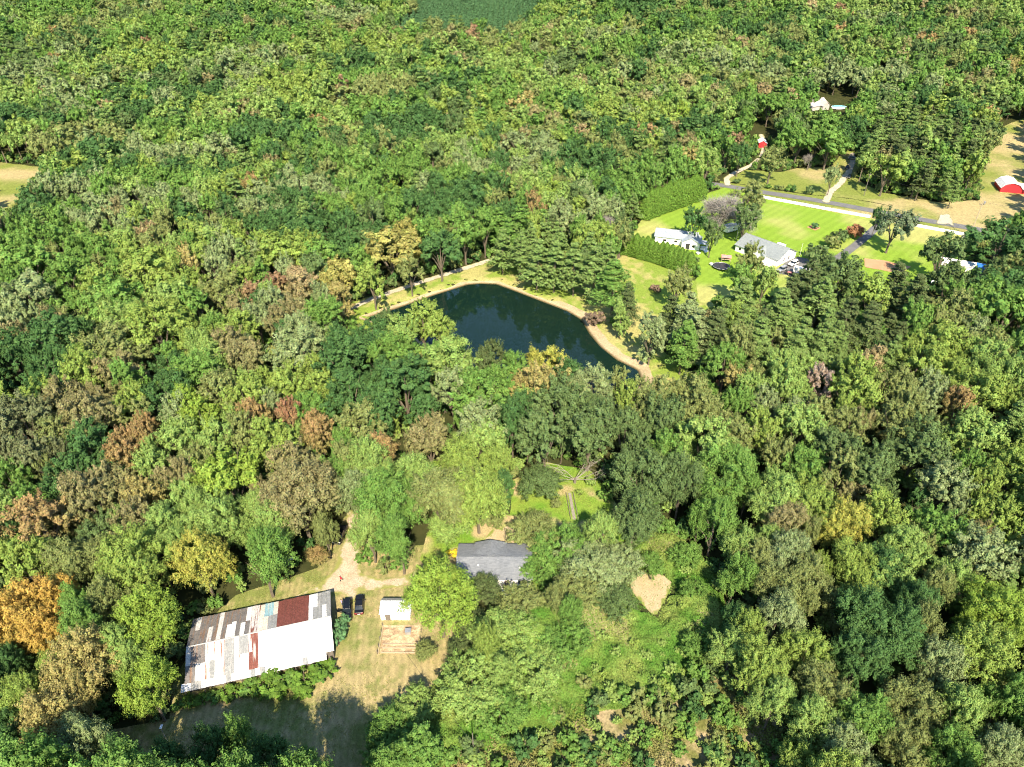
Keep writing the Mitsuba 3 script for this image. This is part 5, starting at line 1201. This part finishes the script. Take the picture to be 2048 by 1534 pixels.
# distant buildings
k = thing('red_barn', 'large bright red barn with a white gambrel roof at the right edge of the photo', 'barn')
F = frame(238.8, 328.6, -.32, .05)
pts = [(0, 0), (9, 0), (9, 2.3), (7.4, 3.9), (4.5, 4.6), (1.6, 3.9), (0, 2.3)]
for y_ in (0, 11.8):
    m = trimesh.creation.extrude_polygon(Polygon(pts), .2); m.vertices = np.c_[m.vertices[:, 0], y_ + m.vertices[:, 2], m.vertices[:, 1]]; m.invert() if m.volume < 0 else None
    add('wall', F(m), 'red_siding', k)
add('wall', F(box(0, .2, .21, 11.79, 0, 2.3)), 'red_siding', k); add('wall', F(box(8.8, 9, .21, 11.79, 0, 2.3)), 'red_siding', k)
for a, b in (((9.4, 1.95), (7.4, 4.0)), ((7.4, 4.0), (4.5, 4.75)), ((4.5, 4.75), (1.6, 4.0)), ((1.6, 4.0), (-.4, 1.95))):
    add('roof', F(slab([[a[0], -.4, a[1]], [a[0], 12.3, a[1]], [b[0], 12.3, b[1]], [b[0], -.4, b[1]]], .12)), 'sheet_white', k)
add('lean_to', F(slab([[9.3, -.3, 2.0], [12.6, -.3, 1.6], [12.6, 12, 1.6], [9.3, 12, 2.0]], .1)), 'sheet_white', k); add('door', F(box(3.4, 5.4, -.06, -.002, 0.05, 2.2)), 'red_siding', k)
add('wall', F(box(9.002, 12.4, -.1, .1, 0, 1.6)), 'red_siding', k)
k = thing('red_shed', 'small red shed with a white roof at the head of the gravel lane', 'shed'); F = frame(143.6, 405.0, -.25 + math.pi / 2, float(ground(143, 405)))
F = frame(143.2, 404.8, -.2, float(ground(143, 405)))
F2 = lambda m: F(moved(m, np.array([[0, 1, 0], [1, 0, 0], [0, 0, 1.0]]), np.zeros(3)))
for y_ in (0, 6.8):
    m = trimesh.creation.extrude_polygon(Polygon([(0, 0), (4.2, 0), (4.2, 2.8), (2.1, 4.0), (0, 2.8)]), .2); m.vertices = np.c_[m.vertices[:, 0], y_ + m.vertices[:, 2], m.vertices[:, 1]]; m.invert() if m.volume < 0 else None
    add('wall', F(m), 'red_siding', k)
for x in (0, 4.0): add('wall', F(box(x, x + .2, .21, 6.79, 0, 2.8)), 'red_siding', k)
for c in ([[-.3, -.3, 2.75], [2.1, -.3, 4.15], [2.1, 7.3, 4.15], [-.3, 7.3, 2.75]][::-1], [[2.1, -.3, 4.15], [4.5, -.3, 2.75], [4.5, 7.3, 2.75], [2.1, 7.3, 4.15]][::-1]):
    add('roof', F(slab(c[::-1] if False else c, .1)), 'sheet_white', k)
k = thing('distant_house', 'distant house with a pale tan roof among the trees beyond the road', 'house'); F = frame(199, 478, .55, float(ground(205, 484)))
gabled(k, F, 17, 9.5, 3.0, 6.2, 'stone', 'shingle_tan', .5, .5)
add('chimney', F(box(11.5, 12.6, 4.4, 5.3, 5.2, 7.4)), 'stone', k)
F2 = lambda m: F(moved(m, np.array([[0, 1, 0], [-1, 0, 0], [0, 0, 1.0]]), np.array([9.0, 5.0, 0])))
gabled(k, F2, 7.5, 6.4, 3.0, 5.2, 'stone', 'shingle_tan', .4, .5)
k = thing('swimming_pool', 'pale blue swimming pool beside the distant tan-roofed house', 'swimming pool'); F = frame(221, 486.5, .2, float(ground(220, 487)) + .6)
m = trimesh.creation.cylinder(3.6, .9, sections=28); m.vertices[:, 0] *= 1.5; add('wall', F(m), 'white_paint', k)
m = trimesh.creation.cylinder(3.45, .06, sections=28); m.vertices[:, 0] *= 1.5; m.apply_translation([0, 0, .46]); add('pool_surface', F(m), 'pool_blue', k)
k = thing('mobile_home', 'white mobile home with a blue tarp end, mostly hidden by dark trees', 'mobile home'); F = frame(163.5, 240.4, math.atan2(-5, 10), .1)
gabled(k, F, 15.5, 5.2, 2.8, 3.7, 'white_paint', 'sheet_white', .3, .5)
add('tarp', F(slab([[11.6, -.4, 2.86], [15.9, -.4, 2.86], [15.9, 2.6, 3.9], [11.6, 2.6, 3.9]], .02)), 'blue_tarp', k); add('tarp', F(slab([[11.6, -.36, .7], [15.9, -.36, .7], [15.9, -.40, 2.84], [11.6, -.40, 2.84]], .02)), 'blue_tarp', k)
k = thing('white_canopy', 'small white pitched canopy in the clearing before the mobile home', 'canopy'); F = frame(152.0, 224.5, -.6, .1)
for x in (0, 3.2):
    for y_ in (0, 4): add('leg', F(box(x - .05, x + .05, y_ - .05, y_ + .05, 0, 2.1)), 'galvanised', k)
add('cover', F(slab([[-.2, -.2, 2.0], [1.6, -.2, 2.8], [1.6, 4.2, 2.8], [-.2, 4.2, 2.0]][::-1], .04)), 'white_paint', k); add('cover', F(slab([[1.6, -.2, 2.8], [3.4, -.2, 2.0], [3.4, 4.2, 2.0], [1.6, 4.2, 2.8]][::-1], .04)), 'white_paint', k)
# ---------------------------------------------------------------- the near yard
k = thing('garden_plot', 'dry fenced vegetable plot with wooden bed edges south of the metal shed', 'garden plot'); F = frame(-24.6, 75.2, 0, .02)
soil, _ = drape(Polygon([(-24.5, 75.3), (-17.3, 75.3), (-17.4, 81.4), (-24.6, 81.4)]), 1, .10, .2, 3); soil_uv = np.full((len(soil.vertices), 2), 5.0)
add('soil', soil, 'plot_soil', k, smooth=True)
for y_ in (.1, 1.1, 1.9): add('bed_edge', F(box(.6, 6.8, y_, y_ + .09, .08, .34)), 'pale_wood', k)
for x in (.0, 7.2): add('bed_edge', F(box(x, x + .09, .0, 2.4 if x else 6.0, .06, .42)), 'pale_wood', k)
for y_ in np.arange(.0, 6.1, 1.5): add('post', F(box(-.18, -.08, y_ - .05, y_ + .05, 0, 1.1)), 'old_wood', k)
for y_ in np.arange(.0, 6.1, 1.5): add('post', F(box(7.4, 7.5, y_ - .05, y_ + .05, 0, 1.1)), 'old_wood', k)
k = thing('utility_box', 'small pale grey box standing in the vegetable plot', 'box'); F = frame(-19.6, 79.6, .1, .1)
add('case', F(hull_box(1.0, .9, .8, .06)), 'galvanised', k); add('lid', F(box(-.55, .55, -.5, .5, .802, .87)), 'silver_paint', k)
k = thing('old_planks', 'pale stack of planks on the grass beside the rust-tinted bush', 'planks'); F = frame(-48.0, 97.3, .25, .05)
for j in range(4): add('plank', F(box(-2.4 + .1 * j, 2.4 - .15 * j, -.42 + j * .22, -.22 + j * .22, .02 + (.02 * j), .10 + .02 * j)), 'white_paint', k)
k = thing('red_tricycle', 'tiny red childs tricycle left on the pale dirt driveway', 'tricycle'); F = frame(-34.9, 92.2, .6, .14)
add('frame', F(join([tube([[0, -.35, .25], [0, .1, .42], [0, .38, .5]], .07, 6), box(-.17, .17, -.32, -.05, .40, .48)])), 'red_siding', k)
for x, y_, r in ((-.28, -.35, .17), (.28, -.35, .17), (0, .40, .22)):
    m = trimesh.creation.cylinder(r, .09, sections=12); m.apply_transform(trimesh.transformations.rotation_matrix(math.pi / 2, [0, 1, 0])); m.apply_translation([x, y_, r]); add('wheel', F(m), 'tyre', k)
add('handlebar', F(tube([[-.25, .32, .72], [0, .36, .66], [.25, .32, .72]], .03, 5)), 'dark_metal', k)
# concrete walk and old clothes-line posts in the green clearing
plain('old_stone', lambda p, n, uv: mix((.2, .19, .15), (.3, .28, .23), fbm(p.x * 3, p.y * 3, p.z * 3, 3)), .9)
plain('plot_soil', lambda p, n, uv: mix((.30, .21, .12), (.5, .39, .24), smoothstep(.3, .7, fbm(p.x * .9, p.y * 1.8, 2, 4))) * (.7 + .5 * noise(p.x * 5, p.y * 5)), .95)
k = thing('concrete_steps', 'narrow pale concrete steps between low walls in the green clearing', 'steps'); F = frame(14.0, 109.0, .06, .02)
for j in range(7): add('step', F(box(-.35, .35, j * 1.2, j * 1.2 + 1.16, 0, .08 + .03 * j)), 'old_stone', k)
for x in (-.9, .75): add('low_wall', F(box(x, x + .12, 0, 8.4, 0, .5)), 'old_wood', k)
k = thing('fallen_tree', 'bare grey dead branches sprawled at the top of the green clearing', 'fallen tree')
r_ = np.random.default_rng(5); ms = []
for j in range(9):
    a = r_.uniform(-.9, .9) + (math.pi if j % 2 else 0); L = r_.uniform(4, 9); p0 = np.array([15.0, 121.0, 1.0]); p1 = p0 + [math.cos(a) * L, math.sin(a) * L * .7 + 1, r_.uniform(2, 5)]
    mid = (p0 + p1) / 2 + r_.normal(size=3) * .7; ms.append(tube([p0, mid, p1], [.09, .06, .02], 5))
    for q in range(12):
        s = r_.uniform(.35, .95); b = p0 + (p1 - p0) * s; ms.append(tube([b, b + r_.normal(size=3) * [1.4, 1.4, .9]], [.035, .01], 3))
v = join(ms); scene[f'{k}__branches'] = mikit.ply(v, 'leaf_mat', color=np.tile(np.float32([.36, .33, .29]), (len(v.vertices), 1)))
add('stump', moved(tube([[0, 0, -.1], [0, 0, 1.6]], [.35, .28], 8), np.eye(3), np.array([15.0, 121.0, 0])), 'old_wood', k)
# ---------------------------------------------------------------- the person by the car door
import manifold3d as m3
def figure(bones, edge=.05):
    parts = [m3.Manifold.batch_hull([m3.Manifold.sphere(r, 12).translate(list(map(float, p))) for p, r in b]) for b in bones]
    m = m3.Manifold.batch_boolean(parts, m3.OpType.Add).refine_to_length(edge).to_mesh()
    t = trimesh.Trimesh(m.vert_properties[:, :3], m.tri_verts); trimesh.smoothing.filter_taubin(t, iterations=8); return t
k = thing('person', 'person with dark hair in a pale lilac shirt standing at the open car door', 'person'); F = frame(-33.35, 85.9, -1.5, .14)
B = []
hip, knee, ank = .93, .50, .08
for s in (-1, 1):
    B += [[((s * .09, 0, hip), .09), ((s * .10, .03, knee), .06)], [((s * .10, .03, knee), .06), ((s * .11, -.02, ank), .04)], [((s * .11, -.03, .04), .04), ((s * .12, .16, .035), .03)],
          [((s * .19, 0, 1.43), .058), ((s * .25, .02, 1.16), .045)], [((s * .25, .02, 1.16), .045), ((s * .21, .22, 1.02), .032)]]
    h = np.array([s * .20, .27, .99])
    B += [[((s * .21, .22, 1.02), .03), (h, .028)]] + [[(h + [i * .018, .02, 0], .010), (h + [i * .022, .085 - abs(i) * .008, -.03], .008)] for i in (-1.5, -.5, .5, 1.5)] + [[(h + [-s * .03, 0, 0], .011), (h + [-s * .06, .04, -.01], .009)]]
B += [[((0, 0, .98), .13), ((0, -.01, 1.2), .115)], [((-.11, 0, 1.38), .10), ((.11, 0, 1.38), .10), ((0, -.01, 1.15), .12)], [((0, 0, 1.45), .055), ((0, .02, 1.58), .052)], [((0, .01, 1.68), .098), ((0, .04, 1.60), .07)], [((0, .115, 1.645), .014), ((0, .10, 1.68), .010)]]
plain('skin', (.45, .26, .18), .6); plain('lilac_cloth', (.38, .38, .62), .9); plain('denim', (.05, .08, .16), .9); plain('dark_hair', (.015, .012, .01), .7)
body = figure(B, .03); c = body.triangles_center
shirt = (c[:, 2] > .93) & (c[:, 2] < 1.47) & ~((c[:, 2] < 1.14) & (np.abs(c[:, 0]) > .17)); jeans = (c[:, 2] <= .93) & (c[:, 2] > .09) & (c[:, 1] < .17)
def some(mask, grow):
    q = trimesh.Trimesh(body.vertices + body.vertex_normals * grow, body.faces[mask], process=False); q.remove_unreferenced_vertices(); return q
add('body', F(body), 'skin', k, smooth=True); add('shirt', F(some(shirt, .012)), 'lilac_cloth', k, smooth=True); add('trousers', F(some(jeans, .010)), 'denim', k, smooth=True)
hair = hull_box(.21, .22, .20, .09, (.9, .9), 1.62); hair.apply_translation([0, -.015, 0]); add('hair', F(hair), 'dark_hair', k, smooth=True)
